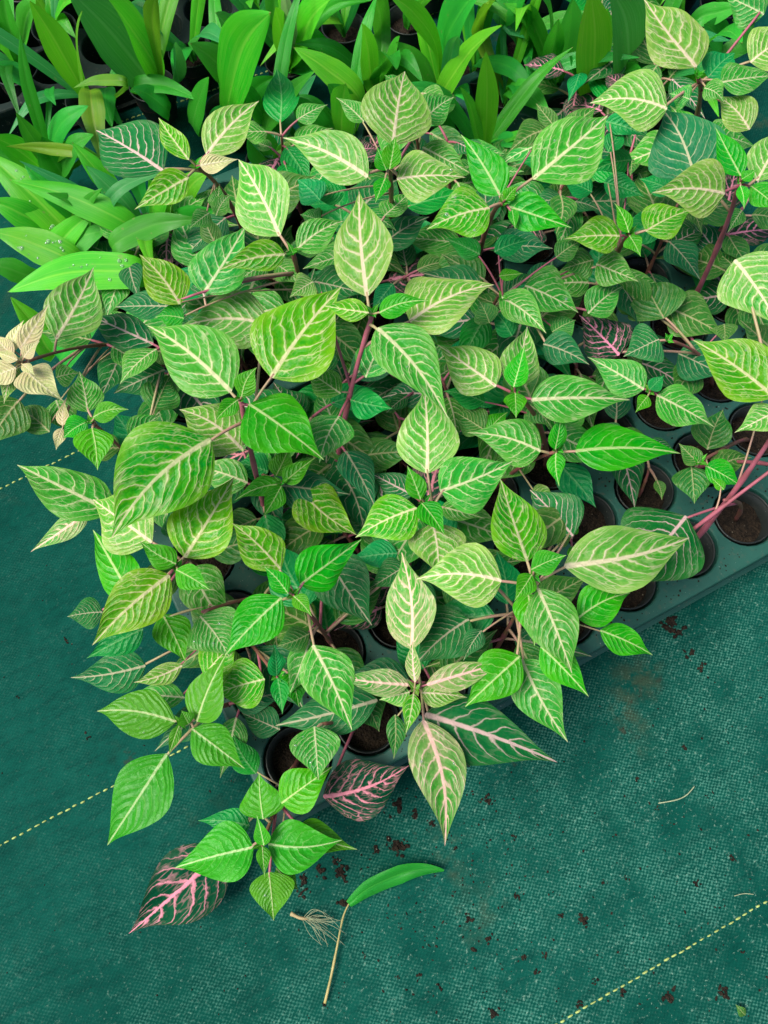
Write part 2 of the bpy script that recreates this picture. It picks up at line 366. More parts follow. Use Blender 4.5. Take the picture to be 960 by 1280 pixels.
def water():
    N = NT('water_drop'); p = N.n('ShaderNodeBsdfPrincipled')
    p.inputs['Base Color'].default_value = (0.9, 1, 0.9, 1); p.inputs['Roughness'].default_value = 0.02
    p.inputs['Transmission Weight'].default_value = 0.88; p.inputs['IOR'].default_value = 1.33
    o = N.n('ShaderNodeOutputMaterial'); N.t.links.new(p.outputs[0], o.inputs[0]); return N.m
M_WATER = water()

# ------------------------------------------------------------------ ground
def wrinkle(x, y):
    u = x * U.x + y * U.y; v = -x * U.y + y * U.x
    return 0.0035 * mnoise.noise(Vector((u * 3.1, v * 3.1, 1.3))) + 0.0016 * mnoise.noise(Vector((u * 3.0, v * 17.0, 4.0))) \
         + 0.0012 * mnoise.noise(Vector((u * 16, v * 9, 9.0)))
nx, ny = 150, 150
gv, gf = [], []
for j in range(ny + 1):
    for i in range(nx + 1):
        x = -1.5 + 3.0 * i / nx; y = -0.7 + 3.0 * j / ny
        gv.append((x, y, wrinkle(x, y) - 0.004))
for j in range(ny):
    for i in range(nx):
        q = j * (nx + 1) + i; gf.append((q, q + 1, q + nx + 2, q + nx + 1))
ground_mat = mesh_obj('ground_cover', gv, gf, M_MAT)
tag(ground_mat, 'dark green woven plastic ground cover with yellow stitched lines', kind='structure')
far = mesh_obj('ground', [(-60, -60, -0.03), (60, -60, -0.03), (60, 60, -0.03), (-60, 60, -0.03)], [(0, 1, 2, 3)], M_GROUND)
tag(far, 'dark earth beyond the ground cover', kind='structure')

# stitched marker lines: short flat raised dashes, one object per line
def stitch_line(p0, p1, ext0=0.0, ext1=0.0, pitch=0.0078):
    a0 = at(*p0, 0); a1 = at(*p1, 0); d = (a1 - a0); L = d.length; d.normalize(); nrm = Vector((-d.y, d.x, 0))
    vs_, fs = [], []; s = -ext0; rr = random.Random(int(p0[0] * 7 + p0[1]))
    while s < L + ext1:
        l = pitch * rr.uniform(0.5, 0.72); wd = 0.00085 * rr.uniform(0.75, 1.15); off = rr.uniform(-0.0005, 0.0005)
        b = len(vs_)
        for k in range(5):
            q = a0 + d * (s + l * k / 4) + nrm * off
            z = wrinkle(q.x, q.y) - 0.004 + 0.0002 + 0.0009 * math.sin(math.pi * k / 4); ww = wd * (0.6 if k in (0, 4) else 1)
            for sg, zz in ((-1, -0.0006), (-0.5, 0.0004), (0.5, 0.0004), (1, -0.0006)):
                vs_.append(Vector((q.x, q.y, z + zz)) + nrm * (sg * ww))
        for k in range(4):
            for m in range(3):
                fs.append((b + k * 4 + m, b + k * 4 + 4 + m, b + k * 4 + 5 + m, b + k * 4 + 1 + m))
        s += pitch * rr.uniform(0.97, 1.03)
    return mesh_obj('stitched_line', vs_, fs, M_THREAD, ground_mat)
stitch_line((5, 1052), (226, 937), 0.4, 0.5)
stitch_line((702, 1278.5), (955.6, 1130), 0.4, 0.6)
stitch_line((0, 608.7), (26, 596), 0.4, 0.3)
stitch_line((152, 149), (195, 134), 0.4, 0.9)

# ------------------------------------------------------------------ trays
PITCH_POT = 0.0725
HOLE = 0.0325
def tray(name, origin, nc, nr, mat, label):
    """moulded tray: plate with round cups, rim folded down; origin = front left corner on the floor"""
    t = empty(name, origin); t.rotation_euler.z = ANG
    mg = 0.006; Wd = nc * PITCH_POT + 2 * mg; Dp = nr * PITCH_POT + 2 * mg
    vs_, fs = [], []; NS = 24
    def quad(*p):
        b = len(vs_); vs_.extend(p); fs.append(tuple(range(b, b + 4)))
    # margin strips
    quad((0, 0, ZT), (Wd, 0, ZT), (Wd - mg, mg, ZT), (mg, mg, ZT))
    quad((Wd, 0, ZT), (Wd, Dp, ZT), (Wd - mg, Dp - mg, ZT), (Wd - mg, mg, ZT))
    quad((Wd, Dp, ZT), (0, Dp, ZT), (mg, Dp - mg, ZT), (Wd - mg, Dp - mg, ZT))
    quad((0, Dp, ZT), (0, 0, ZT), (mg, mg, ZT), (mg, Dp - mg, ZT))
    for j in range(nr):
        for i in range(nc):
            cx = mg + (i + 0.5) * PITCH_POT; cy = mg + (j + 0.5) * PITCH_POT; b = len(vs_); h = PITCH_POT / 2
            prof = [(HOLE + 0.0012, ZT), (HOLE, ZT - 0.0012), (HOLE - 0.001, ZT - 0.012), (HOLE - 0.006, 0.004)]
            for k in range(NS):
                an = 2 * math.pi * (k + 0.5) / NS + math.pi / 4 - math.pi / NS
                c_, s_ = math.cos(an), math.sin(an); m = max(abs(c_), abs(s_))
                vs_.append((cx + h * c_ / m, cy + h * s_ / m, ZT))
                for r_, z_ in prof: vs_.append((cx + r_ * c_, cy + r_ * s_, z_))
            st = len(prof) + 1
            for k in range(NS):
                k2 = (k + 1) % NS
                for q in range(len(prof)):
                    fs.append((b + k * st + q, b + k2 * st + q, b + k2 * st + q + 1, b + k * st + q + 1))
            fs.append(tuple(b + k * st + len(prof) for k in range(NS)))
    body = mesh_obj('cell_plate', vs_, fs, mat, t, smooth=False)
    # skirt: rounded lip rolled down to the floor
    sv, sf = [], []
    prof = [(0.0, ZT), (0.0016, ZT - 0.0005), (0.0026, ZT - 0.002), (0.003, ZT - 0.008), (0.0012, ZT - 0.0095), (0.002, 0.004), (0.0065, 0.002), (0.0065, 0.0005)]
    cor = [(0, 0, -1, -1), (Wd, 0, 1, -1), (Wd, Dp, 1, 1), (0, Dp, -1, 1)]
    for (x, y, sx, sy) in cor:
        for o_, z_ in prof: sv.append((x + sx * o_, y + sy * o_, z_ + 0.0001))
    n = len(prof)
    for c_ in range(4):
        for q in range(n - 1):
            sf.append((c_ * n + q, c_ * n + q + 1, ((c_ + 1) % 4) * n + q + 1, ((c_ + 1) % 4) * n + q))
    mesh_obj('skirt', sv, sf, mat, t, smooth=False)
    tag(t, label, 'tray')
    M = t.matrix_basis.copy()
    cs = []
    for j in range(nr):
        for i in range(nc):
            p = Vector((mg + (i + 0.5) * PITCH_POT, mg + (j + 0.5) * PITCH_POT, 0))
            cs.append((origin + U * p.x + V * p.y, i, j))
    return cs
# front row pot centre seen at pixel (372, 945)
pA = at(372, 948, ZT); pA.z = 0
org = pA - U * (0.006 + PITCH_POT / 2) - V * (0.006 + PITCH_POT / 2)
NC = 10
cells = tray('pot_tray', org, NC, 5, M_TRAY, 'dark green plastic pot tray in front, its clean edge showing at lower right')
org2 = org + V * (5 * PITCH_POT + 0.012 + 0.02) + U * (0.8 * PITCH_POT)
cells2 = tray('pot_tray', org2, NC, 4, M_TRAY, 'dark green plastic pot tray behind the front one, almost hidden by leaves')
allcells = [c[0] for c in cells] + [c[0] for c in cells2]
cellid = [(c[1], c[2]) for c in cells] + [(c[1], c[2] + 5) for c in cells2]
o3 = at(95, 103, ZT); o3.z = 0
org3 = o3 - U * 0.42
tray('pot_tray', org3, 16, 4, M_TRAYD, 'blackish pot tray at the back left, under the strap-leaved plants')

# ------------------------------------------------------------------ pots and soil (shared meshes)
def lathe(prof, n=28):
    vs_, fs = [], []
    for r_, z_ in prof:
        for k in range(n): vs_.append((r_ * math.cos(2 * math.pi * k / n), r_ * math.sin(2 * math.pi * k / n), z_))
    for q in range(len(prof) - 1):
        for k in range(n):
            k2 = (k + 1) % n; fs.append((q * n + k, q * n + k2, (q + 1) * n + k2, (q + 1) * n + k))
    return vs_, fs
def mk_mesh(name, vs_, fs, mat, smooth=True):
    me = bpy.data.meshes.new(name); me.from_pydata(vs_, [], fs)
    if smooth: me.polygons.foreach_set('use_smooth', [True] * len(me.polygons))
    me.materials.append(mat); return me
PR = 0.0300
pot_me = mk_mesh('pot', *lathe([(0.021, 0.006), (0.0255, 0.030), (PR - 0.0022, 0.0505), (PR - 0.0004, 0.0510), (PR, 0.0522), (PR - 0.0006, 0.0532), (PR - 0.0017, 0.0530), (PR - 0.0022, 0.050), (0.0256, 0.028)]), M_POT)
soil_mes = []
for q in range(4):
    vs_, fs = [(0, 0, 0.0340)], []; n = 22; rings = 7
    for k in range(1, rings + 1):
        r_ = 0.0268 * k / rings
        for m in range(n):
            an = 2 * math.pi * m / n; x, y = r_ * math.cos(an), r_ * math.sin(an)
            z = 0.0335 + 0.0028 * mnoise.noise(Vector((x * 140, y * 140, q * 5.3))) + 0.0016 * mnoise.noise(Vector((x * 420, y * 420, q * 3.3)))
            vs_.append((x, y, z))
    for m in range(n): fs.append((0, 1 + m, 1 + (m + 1) % n))
    for k in range(rings - 1):
        for m in range(n):
            a_ = 1 + k * n; fs.append((a_ + m, a_ + n + m, a_ + n + (m + 1) % n, a_ + (m + 1) % n))
    soil_mes.append(mk_mesh('soil', vs_, fs, M_SOIL))
def add_pot(parent):
    o = bpy.data.objects.new('pot', pot_me); col.objects.link(o); o.parent = parent; o.rotation_euler.z = random.uniform(0, 6)
    s = bpy.data.objects.new('soil', random.choice(soil_mes)); col.objects.link(s); s.parent = o
    return o

# ------------------------------------------------------------------ leaves
PROF = np.array([(0, 0.02), (0.02, 0.17), (0.06, 0.42), (0.13, 0.70), (0.22, 0.91), (0.32, 1.0), (0.44, 0.94), (0.56, 0.755), (0.68, 0.51), (0.79, 0.275), (0.87, 0.14), (0.94, 0.06), (1, 0.0)])
def prof(s, rnd_):
    k = np.interp(s ** (0.82 + 0.32 * rnd_), PROF[:, 0], PROF[:, 1]); return k
NU, NV = 26, 10
def leaf_faces(nu, nv):
    f = []
    for i in range(nu):
        for j in range(nv):
            q = i * (nv + 1) + j; f.append((q, q + 1, q + nv + 2, q + nv + 1))
    return f
LF = leaf_faces(NU, NV)
def smooth_profile(rnd_):
    s = np.linspace(0, 1, 241); k = prof(s, rnd_)
    ker = np.ones(13) / 13.0; kk = np.convolve(np.pad(k, 6, mode='edge'), ker, mode='valid')
    kk[0] = 0.015; kk = kk * np.clip((1 - s) / 0.045, 0, 1) ** 0.7
    return s, kk
def build_blade(parent, B, T, wpx, mat, arch=0.10, fold=0.16, roll=None, name='leaf', curl=0.0, org=None, face=0.55, mid=None, strap=False, twist=0.0):
    """one leaf blade from base B to tip T; wpx = its width in photo pixels"""
    rr = random.Random(int((B.x * 7919 + T.y * 104729 + T.x * 1299 + B.z * 331) * 1e4))
    L = (T - B).length
    ax = (T - B).normalized()
    C = (B + T) / 2 + Vector((0, 0, 1)) * (arch * L) if mid is None else mid
    view = (CAM - (B + T) / 2).normalized()
    n0 = (Vector((0, 0, 1)) * (1 - face) + view * face).normalized()
    lat = ax.cross(n0).normalized() * -1
    if roll is None: roll = rr.gauss(0, 0.2)
    from mathutils import Quaternion
    lat = Quaternion(ax, roll) @ lat
    # width in metres so that the seen width comes out right
    pax = (ax - view * ax.dot(view)).normalized(); pl = lat - view * lat.dot(view); pl = pl - pax * pl.dot(pax)
    depth = (((B + T) / 2) - CAM).dot(FWD)
    W = wpx * depth / FPX / max(pl.length, 0.6) * 0.5
    W = min(W * 0.97, 0.62 * L) if not strap else W
    rnd_ = rr.random()
    ss, kk = smooth_profile(rnd_)
    nu, nv = NU, NV
    vs_, uv, uv2 = [], [], []
    wav = rr.uniform(0, 6); wamp = rr.uniform(0.03, 0.11); wf = rr.uniform(8, 13)
    skew = rr.gauss(0, 0.06)
    asym = rr.uniform(0.93, 1.07)
    down = rr.uniform(0.7, 1.35)
    for i in range(nu + 1):
        s = i / nu; s = s ** 1.08
        c = bez(B, C, T, s); d = (bez(B, C, T, min(s + 0.02, 1)) - bez(B, C, T, max(s - 0.02, 0))).normalized()
        tw = twist * (s - 0.3)
        l = lat - d * lat.dot(d); l.normalize(); n = l.cross(d).normalized()
        if n.z < 0 and abs(twist) < 0.1: n = -n
        if tw: l2 = l * math.cos(tw) + n * math.sin(tw); n = n * math.cos(tw) - l * math.sin(tw); l = l2
        hw = W * float(np.interp(s, ss, kk))
        for j in range(nv + 1):
            t = -1 + 2 * j / nv
            tt = t * (asym if t > 0 else 1 / asym)
            a_ = abs(t)
            z = hw * ((fold + 0.35 * max(s - 0.45, 0)) * a_ - (fold * down * (1 - 0.6 * s) + curl) * a_ * a_)
            z += W * wamp * 1.1 * math.sin(wf * s + wav + (1.3 if t > 0 else 0)) * a_ ** 2 * math.sin(math.pi * s)
            p = c + l * (hw * tt + skew * L * 0.5 * math.sin(math.pi * s)) + n * z
            vs_.append(p - org); uv.append((s, hw * tt / L)); uv2.append((t, rnd_))
    return mesh_obj(name, vs_, LF, mat, parent, uv=uv, uv2=uv2), dict(B=B, T=T, C=C, lat=lat, W=W, L=L)

drop_v, drop_f = [], []
for k in range(4):
    for m in range(8):
        th = math.pi / 2 * k / 3.4; drop_v.append((math.cos(th) * math.cos(m * math.pi / 4), math.cos(th) * math.sin(m * math.pi / 4), math.sin(th) * 0.62))
drop_v.append((0, 0, 0.63))
for k in range(3):
    for m in range(8): drop_f.append((k * 8 + m, k * 8 + (m + 1) % 8, k * 8 + 8 + (m + 1) % 8, k * 8 + 8 + m))
for m in range(8): drop_f.append((24 + m, 24 + (m + 1) % 8, 32))
def add_drops(leaf, n, rr, smin=0.15, smax=0.85, r0=0.0008, r1=0.0022):
    """beads of water lying on the blade, joined into one small part"""
    me = leaf.data; vs_, fs = [], []
    for _ in range(n):
        i = int(NU * rr.uniform(smin, smax)); j = rr.choice([1, 2, 3, 6, 7, 8])
        q = i * (NV + 1) + j; p = (me.vertices[q].co + me.vertices[q + 1].co * rr.random()) if False else me.vertices[q].co.lerp(me.vertices[q + NV + 2].co, rr.random())
        nrm = me.vertices[q].normal.copy()
        if nrm.z < 0: nrm = -nrm
        x = nrm.orthogonal().normalized(); y = nrm.cross(x); r_ = rr.uniform(r0, r1) * rr.uniform(0.6, 1); b = len(vs_)
        st = rr.uniform(0.8, 1.25)
        vs_ += [p + x * (v[0] * r_ * st) + y * (v[1] * r_) + nrm * (v[2] * r_) for v in drop_v]; fs += [tuple(b + k for k in f) for f in drop_f]
    o = mesh_obj('water_drops', vs_, fs, M_WATER, leaf); o['kind'] = 'stuff'
    return o

# ------------------------------------------------------------------ veined plants
# each plant: name, apex pixel, height of the apex above the floor (cm), pixel of its pot, label, leaves
# a leaf: base pixel, tip pixel, width (px), kind of leaf, height of its base relative to the apex (cm), droop of the tip (share of length)
PLANTS = [
('A', 327, 1056, 11.5, (372, 948), 'low plant nearest the bottom, rounded fresh leaves and a pink-veined dark leaf', [
  (317,1059,218,1085,74,'N',0,-.1),(335,1055,428,1050,66,'N',0,-.05),(329,1024,324,966,58,'N',-.5,-.1),(336,1090,342,1151,58,'N',-.8,-.2),
  (330,1057,321,1019,21,'N',1,.3),(328,1058,331,1097,19,'N',1,.3),(312,1032,247,1026,36,'S',-3,-.2),(345,1085,373,1112,32,'N',-3,-.2),(372,1035,447,1062,42,'N',-1.5,-.1),
  (282,1062,161,1167,92,'K',-6.5,-.22),(320,967,291,918,36,'S',-2.5,-.1)]),
('B', 402, 905, 13, (465, 925), 'plant with a big pink-veined dark leaf held over the front left corner of the tray', [
  (404,996,511,957,78,'K',-4.5,-.1),(352,1004,416,958,58,'L',-1,-.05),(393,908,398,975,66,'G',.5,-.15)]),
('C', 228, 904, 14, (300, 905), 'plant of plain bright green leaves at the left front, over the yellow stitched line', [
  (220,902,121,889,62,'N',0,-.1),(240,911,306,961,54,'N',0,-.15),(209,942,134,1057,78,'N',-1,-.2),(224,907,211,944,15,'N',1,-.2),(246,902,284,816,52,'N',.3,.15),(236,905,227,888,24,'N',.8,.4)]),
('D', 366, 743, 21, (395, 815), 'plant with a neat cross of glossy green leaves, left of centre in the lower half', [
  (352,747,281,819,64,'L',0,-.15),(351,712,290,654,56,'Y',0,-.1),(375,731,452,674,60,'L',0,-.1),(360,742,330,708,27,'L',1.2,.35),(367,745,390,771,22,'L',1.2,.2),
  (391,806,440,913,70,'G',-2.5,-.2),(387,792,346,808,36,'O',-6,-.1),(405,690,465,782,76,'D',-6,-.2),(506,708,461,736,42,'D',-7,-.15)]),
('E', 347, 846, 15, (360, 865), 'small upright shoot in front of a yellowing broad leaf, left of the cream star-shaped plant', [
  (346,845,342,805,24,'S',.5,.5),(347,847,353,893,24,'S',.5,0),(331,849,268,868,66,'Y',-2,-.15),(364,840,374,884,44,'L',-2,-.2),(350,912,302,891,42,'D',-5,-.1),(472,875,344,907,62,'D',-3.5,-.12),(450,868,474,915,56,'O',-5,-.2)]),
('F', 518, 861, 18, (555, 870), 'star-shaped shoot of cream and pink flushed leaves in the lower middle', [
  (533,856,632,827,36,'F',0,-.05),(511,856,421,846,36,'F',0,-.05),(519,853,516,800,20,'F',.8,.2),(515,812,502,690,66,'F',-.8,.05),(517,867,507,918,24,'Y',.5,0),
  (527,866,584,872,38,'W',-.6,-.1),(512,865,474,875,32,'W',-.6,-.1),(529,900,556,1058,72,'F',-1.2,-.22),(531,893,697,953,88,'E',-2.2,-.2),(494,893,492,949,26,'O',-4,-.4)]),
('G', 667, 720, 21, (630, 800), 'tall plant with a spray of large pale-veined leaves right of centre, above the tray edge', [
  (659,702,625,598,70,'Y',.3,-.05),(627,726,520,724,84,'W',-.3,-.1),(705,708,862,672,88,'W',-.5,-.12),(672,735,715,842,70,'G',.2,-.2),(664,712,708,694,34,'L',1,.3),(665,718,643,751,29,'L',1,.1),
  (722,773,788,741,56,'L',-2.5,-.1),(750,788,816,819,40,'L',-3.5,-.2),(676,808,736,871,46,'L',-2.3,-.2),(652,824,710,928,66,'G',-5,-.2),(650,820,581,884,64,'L',-3,-.2),(660,742,668,808,48,'L',-1.6,-.2),
  (716,670,662,612,74,'E',-5,-.1),(541,654,548,722,76,'W',-2.5,-.15),(586,774,518,832,78,'D',-5,-.2),(602,788,579,826,28,'D',-4,-.3),(712,640,640,700,50,'O',-5,-.2)]),
('Z', 905, 625, 17, (911, 661), 'plant whose broad dark leaf with pink veins overlaps the tray edge at right', [
  (858,645,774,735,118,'E',-2.5,-.2)]),
('H', 530, 627, 20, (560, 700), 'small pair of fresh shoots between four cream-veined leaves in the centre', [
  (526,625,509,582,28,'L',.8,.4),(527,629,556,670,34,'L',.6,-.1),(521,635,444,672,66,'Y',-.5,-.1),(550,614,642,576,78,'G',-.5,-.1),(534,592,530,484,82,'W',-1,.05)]),
('I', 643, 490, 23, (650, 560), 'upright shoot ringed by four cream-veined leaves, right of centre in the upper half', [
  (642,484,656,431,32,'L',1,.5),(644,491,645,523,30,'L',.8,.1),(664,500,788,500,62,'G',-.5,-.12),(620,483,547,431,66,'W',-.3,-.08),(640,485,659,408,52,'W',-1.2,.1),(662,506,690,535,40,'O',-5,-.2),(606,538,568,515,42,'O',-5,-.1),(606,503,554,489,32,'S',-4,-.1),(610,540,635,515,30,'L',-5,-.1)]),
('J', 696, 564, 19, (605, 650), 'slim plant with one long pointed leaf lying to the right, above the empty-looking pots', [
  (694,562,702,513,23,'L',.8,.5),(695,566,699,608,24,'L',.8,0),(719,564,851,567,62,'L',-.2,-.12),(676,564,584,541,62,'G',-.2,-.1),(664,615,697,625,26,'W',-5,-.1)]),
('K', 466, 392, 28, (432, 590), 'tallest plant in the middle, with one long pale leaf pointing up', [
  (459,371,449,238,78,'W',.2,.12),(461,391,404,382,30,'Y',.8,.05),(474,391,536,376,30,'L',.8,.1),(471,410,560,523,74,'G',-.2,-.22),(512,402,618,356,78,'W',-1.5,-.05),(393,352,456,368,50,'D',-4,-.1),(392,352,362,372,36,'W',-4,-.2),
  (426,492,384,464,40,'G',-7,-.05),(438,500,491,511,42,'S',-8,-.1),(424,520,399,579,60,'G',-7,-.2),(457,472,484,418,48,'G',-6,0)]),
('L', 301, 499, 26, (375, 690), 'vigorous plant with the largest round lime leaf and two broad green leaves, left of centre', [
  (289,490,184,407,92,'G',0,-.08),(311,505,405,575,88,'L',0,-.15),(302,496,321,459,30,'L',1.2,.4),(297,500,269,526,24,'L',1,0),(264,549,139,673,122,'Y',-1,-.18),(339,472,427,358,110,'Y',-.8,.02),(302,561,224,512,80,'W',-4,-.1),(335,405,224,410,74,'W',-3,-.1)]),
('M', 221, 708, 21, (280, 745), 'plant with a lime leaf pointing down left, at the left margin of the tray', [
  (212,719,115,807,74,'Y',0,-.15),(220,705,174,676,34,'L',1,.3),(220,712,263,738,35,'L',1,0),(231,697,293,596,82,'Y',-1,0),(190,678,116,624,80,'W',-2.5,-.15),(172,760,116,662,52,'L',-4.5,-.15),(179,786,108,823,42,'S',-4.5,-.15),(128,765,84,771,42,'D',-9,-.1)]),
('N', 252, 765, 15, (255, 815), 'low shaded plant with a dark net-veined leaf over the ground cover at left', [
  (250,770,287,822,74,'G',0,-.15),(203,768,232,828,50,'L',-1,-.15),(228,832,167,853,28,'W',-2,-.1),(182,832,88,847,56,'D',-6.5,-.15),(231,872,165,868,36,'G',-4,-.1),(255,845,300,800,50,'Y',-2,-.1)]),
('O', 114, 527, 18, (165, 570), 'young plant of small fresh leaves near the left edge, above a big cream-veined leaf', [
  (110,515,99,464,46,'G',0,.05),(116,522,161,512,27,'L',.8,.1),(115,535,122,588,50,'L',.3,-.15),(110,527,79,548,32,'L',.3,-.2),(140,640,21,581,66,'G',-3,-.1),(112,640,38,690,30,'F',-6,-.3),(160,545,202,518,34,'G',-4,0),(193,512,213,468,52,'O',-4,0),(206,462,142,492,50,'D',-3,-.1),(150,560,100,560,36,'O',-6,-.1)]),
('Q', 25, 455, 21, (110, 470), 'plant with washed-out cream and peach coloured top leaves at the left edge', [
  (25,437,61,380,26,'P',.6,.2),(22,450,-6,440,16,'P',.9,.2),(28,455,44,470,14,'P',.9,.1),(22,458,5,505,24,'W',-.8,-.2),(12,440,30,400,18,'P',.2,.2),(32,462,80,502,50,'P',0,-.2),(17,445,-8,418,24,'P',.5,.2),(20,460,-22,482,32,'P',.3,-.1),(30,447,50,426,18,'P',1,.3),(70,424,117,334,70,'W',-1.5,.05),(24,500,-18,562,58,'O',-3,-.2),(62,540,18,512,38,'O',-5,-.1),(70,472,100,466,30,'G',-4,-.1),(78,532,82,500,16,'P',-4,.1),(78,535,70,563,16,'P',-4,-.2),(70,500,95,545,40,'G',-7,-.1)]),
('R', 245, 208, 28, (290, 330), 'plant with a dusky pointed leaf and lime leaves before the top left straps', [
  (204,214,120,163,84,'E',-.8,-.05),(236,200,198,147,30,'Y',.8,.15),(258,194,324,126,52,'W',.6,.1),(250,207,298,199,24,'P',.6,0),(236,222,168,262,42,'Y',.3,-.15),(270,262,274,231,24,'G',-4,.3),(262,266,237,285,27,'G',-4,-.1),(270,270,289,243,24,'G',-4,.2)]),
('T', 366, 316, 28, (370, 410), 'plant with a bright yellowish broad leaf ending in a fine upward point, upper left', [
  (350,295,298,199,78,'W',0,.05),(371,312,430,276,42,'G',0,.05),(356,318,273,338,40,'Y',.3,-.05),(255,367,308,281,68,'G',-2,.05),(225,380,174,318,56,'Y',-1.5,0),(230,398,194,396,36,'L',-2.5,-.1),(212,383,144,384,38,'D',-5,-.1),(345,330,375,355,34,'G',-5,-.1),(335,330,300,350,30,'G',-6,-.1)]),
('U', 487, 208, 31, (500, 330), 'plant crowned by a broad pale upright leaf, top centre', [
  (491,182,506,89,94,'W',0,.12),(460,221,353,172,62,'W',0,-.05),(496,224,582,222,62,'W',0,-.05),(483,213,471,184,24,'L',1,.3),(482,222,469,254,22,'L',1,0),(487,212,494,170,26,'L',1.2,.5),(530,150,568,121,42,'G',-3,.1),(528,184,587,216,38,'G',-3,-.1),(455,152,420,122,26,'G',-4,.1),(400,250,371,224,40,'S',-6,0),(430,240,378,240,36,'S',-7,0),(400,275,375,268,30,'G',-8,0)]),
('V', 629, 254, 31, (640, 350), 'plant with large cream-veined leaf rising right and twisted bright leaf, top centre right', [
  (625,244,576,168,48,'L',.3,.1),(612,260,533,287,64,'Y',.2,-.1),(635,258,715,285,48,'L',.2,-.1),(632,250,648,232,18,'L',1,.4),(666,224,760,144,86,'G',-1,.08),(684,162,635,191,40,'O',-4,-.1),(640,262,644,287,14,'L',.5,-.3)]),
('X', 872, 96, 31, (845, 240), 'plant with pointed pale leaves at the top right corner, one tip touching the top edge', [
  (870,84,804,-2,66,'W',0,.1),(834,136,737,129,72,'W',-.3,-.08),(862,124,837,117,34,'G',-1,-.1),(902,103,968,95,40,'G',-.3,-.05),(938,78,992,48,60,'W',-.5,.05),(955,18,904,-6,48,'G',0,.05),(885,97,919,66,42,'S',-1.5,.1),(937,162,896,120,44,'W',-2,.1),(880,110,905,128,28,'G',0,-.2)]),
('AA', 925, 227, 31, (822, 440), 'plant on a long leaning pink stem with a cream leaf pointing left, upper right', [
  (906,242,815,241,72,'W',.2,-.08),(926,220,894,159,34,'L',.6,.2),(938,232,975,262,32,'L',.3,-.1),(868,222,828,137,96,'D',-3,.05),(946,226,978,160,52,'W',-1,.1),(927,224,945,212,16,'L',1,.3),(925,232,930,262,16,'L',.6,-.2)]),
('BB', 786, 293, 24, (760, 400), 'small plant with two short yellow-green leaves spread left and right, upper right of centre', [
  (775,295,705,299,48,'Y',0,-.05),(807,289,866,262,50,'Y',0,.05),(786,291,768,254,20,'L',.8,.4),(787,295,801,321,24,'L',.6,-.1),(790,200,737,216,30,'S',-2,-.05),(755,228,806,246,32,'S',-2,-.05),(757,152,810,171,26,'S',1,-.05),(760,190,778,160,26,'S',0,.1),(740,240,700,225,30,'S',-3,0)]),
('CC', 990, 505, 27, (905, 650), 'plant leaning in from the right edge on pink stems, with long lime pointed leaves', [
  (968,497,866,425,78,'Y',0,-.1),(975,512,918,541,44,'W',-.6,-.1),(918,325,978,415,84,'W',2,-.15),(968,440,925,400,40,'O',-6,0)]),
('CD', 1012, 552, 22, (850, 700), 'bare pink stem leaning out over the right edge above the pots', [
  (905,612,888,596,14,'L',-6,.1),(990,560,1030,600,50,'G',-1,-.1)]),
('CE', 1030, 600, 20, (870, 600), 'second pink stem leaning out of the right edge, higher than the bare one', [
  (1000,580,1040,640,50,'G',-1,-.1)]),
('DD', 835, 425, 17, (870, 470), 'dark old plant with a folded two-lobed leaf, in the shade at right', [
  (824,424,779,446,68,'D',0,-.25),(830,398,806,350,84,'O',-2.5,0),(774,444,724,394,62,'K',-2,-.1),(905,405,905,430,40,'O',-3,-.3),(835,385,905,420,60,'O',-3.5,-.15),(848,442,908,472,54,'D',-5,-.1),(806,385,758,352,50,'O',-3,-.05),(870,455,838,500,46,'O',-6,-.1)]),
('EE', 812, 490, 17, (800, 500), 'small shaded plant with two opposite green leaves, right of centre', [
  (805,487,734,446,50,'G',0,-.08),(821,494,893,534,52,'G',0,-.1),(812,487,830,469,20,'S',.8,.3),(810,495,794,516,20,'L',.6,-.1)]),
('FF', 874, 578, 13, (870, 560), 'seedling with small dull green leaves among the pots at the right', [
  (875,580,848,554,26,'O',0,.05),(882,582,927,608,34,'L',0,-.1),(864,583,868,630,50,'O',-1,-.2),(884,562,904,512,50,'O',-2,0),(886,590,940,572,36,'O',-2,-.1)]),
('GG', 628, 372, 21, (640, 420), 'shaded plant of dull green leaves behind the centre', [
  (656,357,723,391,62,'G',0,-.1),(624,371,683,417,44,'G',0,-.1),(679,430,737,456,44,'D',-1.5,-.1),(600,352,524,340,38,'D',1,-.05),(612,404,598,375,34,'O',-2,.1),(624,345,654,342,16,'L',2,0),(600,318,555,297,28,'S',3,0),(618,315,662,300,28,'S',3,0),(695,322,730,300,30,'O',2,0),(640,420,610,385,30,'S',-3,0),(690,415,720,400,34,'O',-2,0),(735,392,778,358,44,'G',-2,0),(745,330,798,352,46,'G',0,-.05),(742,325,700,338,40,'O',0,-.05)]),
('HH', 372, 605, 14, (420, 690), 'shaded plant with a curled yellow-green leaf, below the big green leaves left of centre', [
  (375,612,446,669,66,'Y',0,-.15),(420,582,456,668,76,'D',-3,-.15),(470,660,430,625,50,'D',-4,-.1)]),
('II', 352, 604, 16, (340, 690), 'little green shoot of four short leaves at the foot of the thick pink stem', [
  (350,605,293,626,27,'L',0,-.1),(355,603,394,572,27,'L',0,.05),(352,607,329,646,29,'L',0,-.15),(345,595,362,558,32,'L',-1.5,0),(335,590,295,580,40,'S',-3,-.1)]),
]

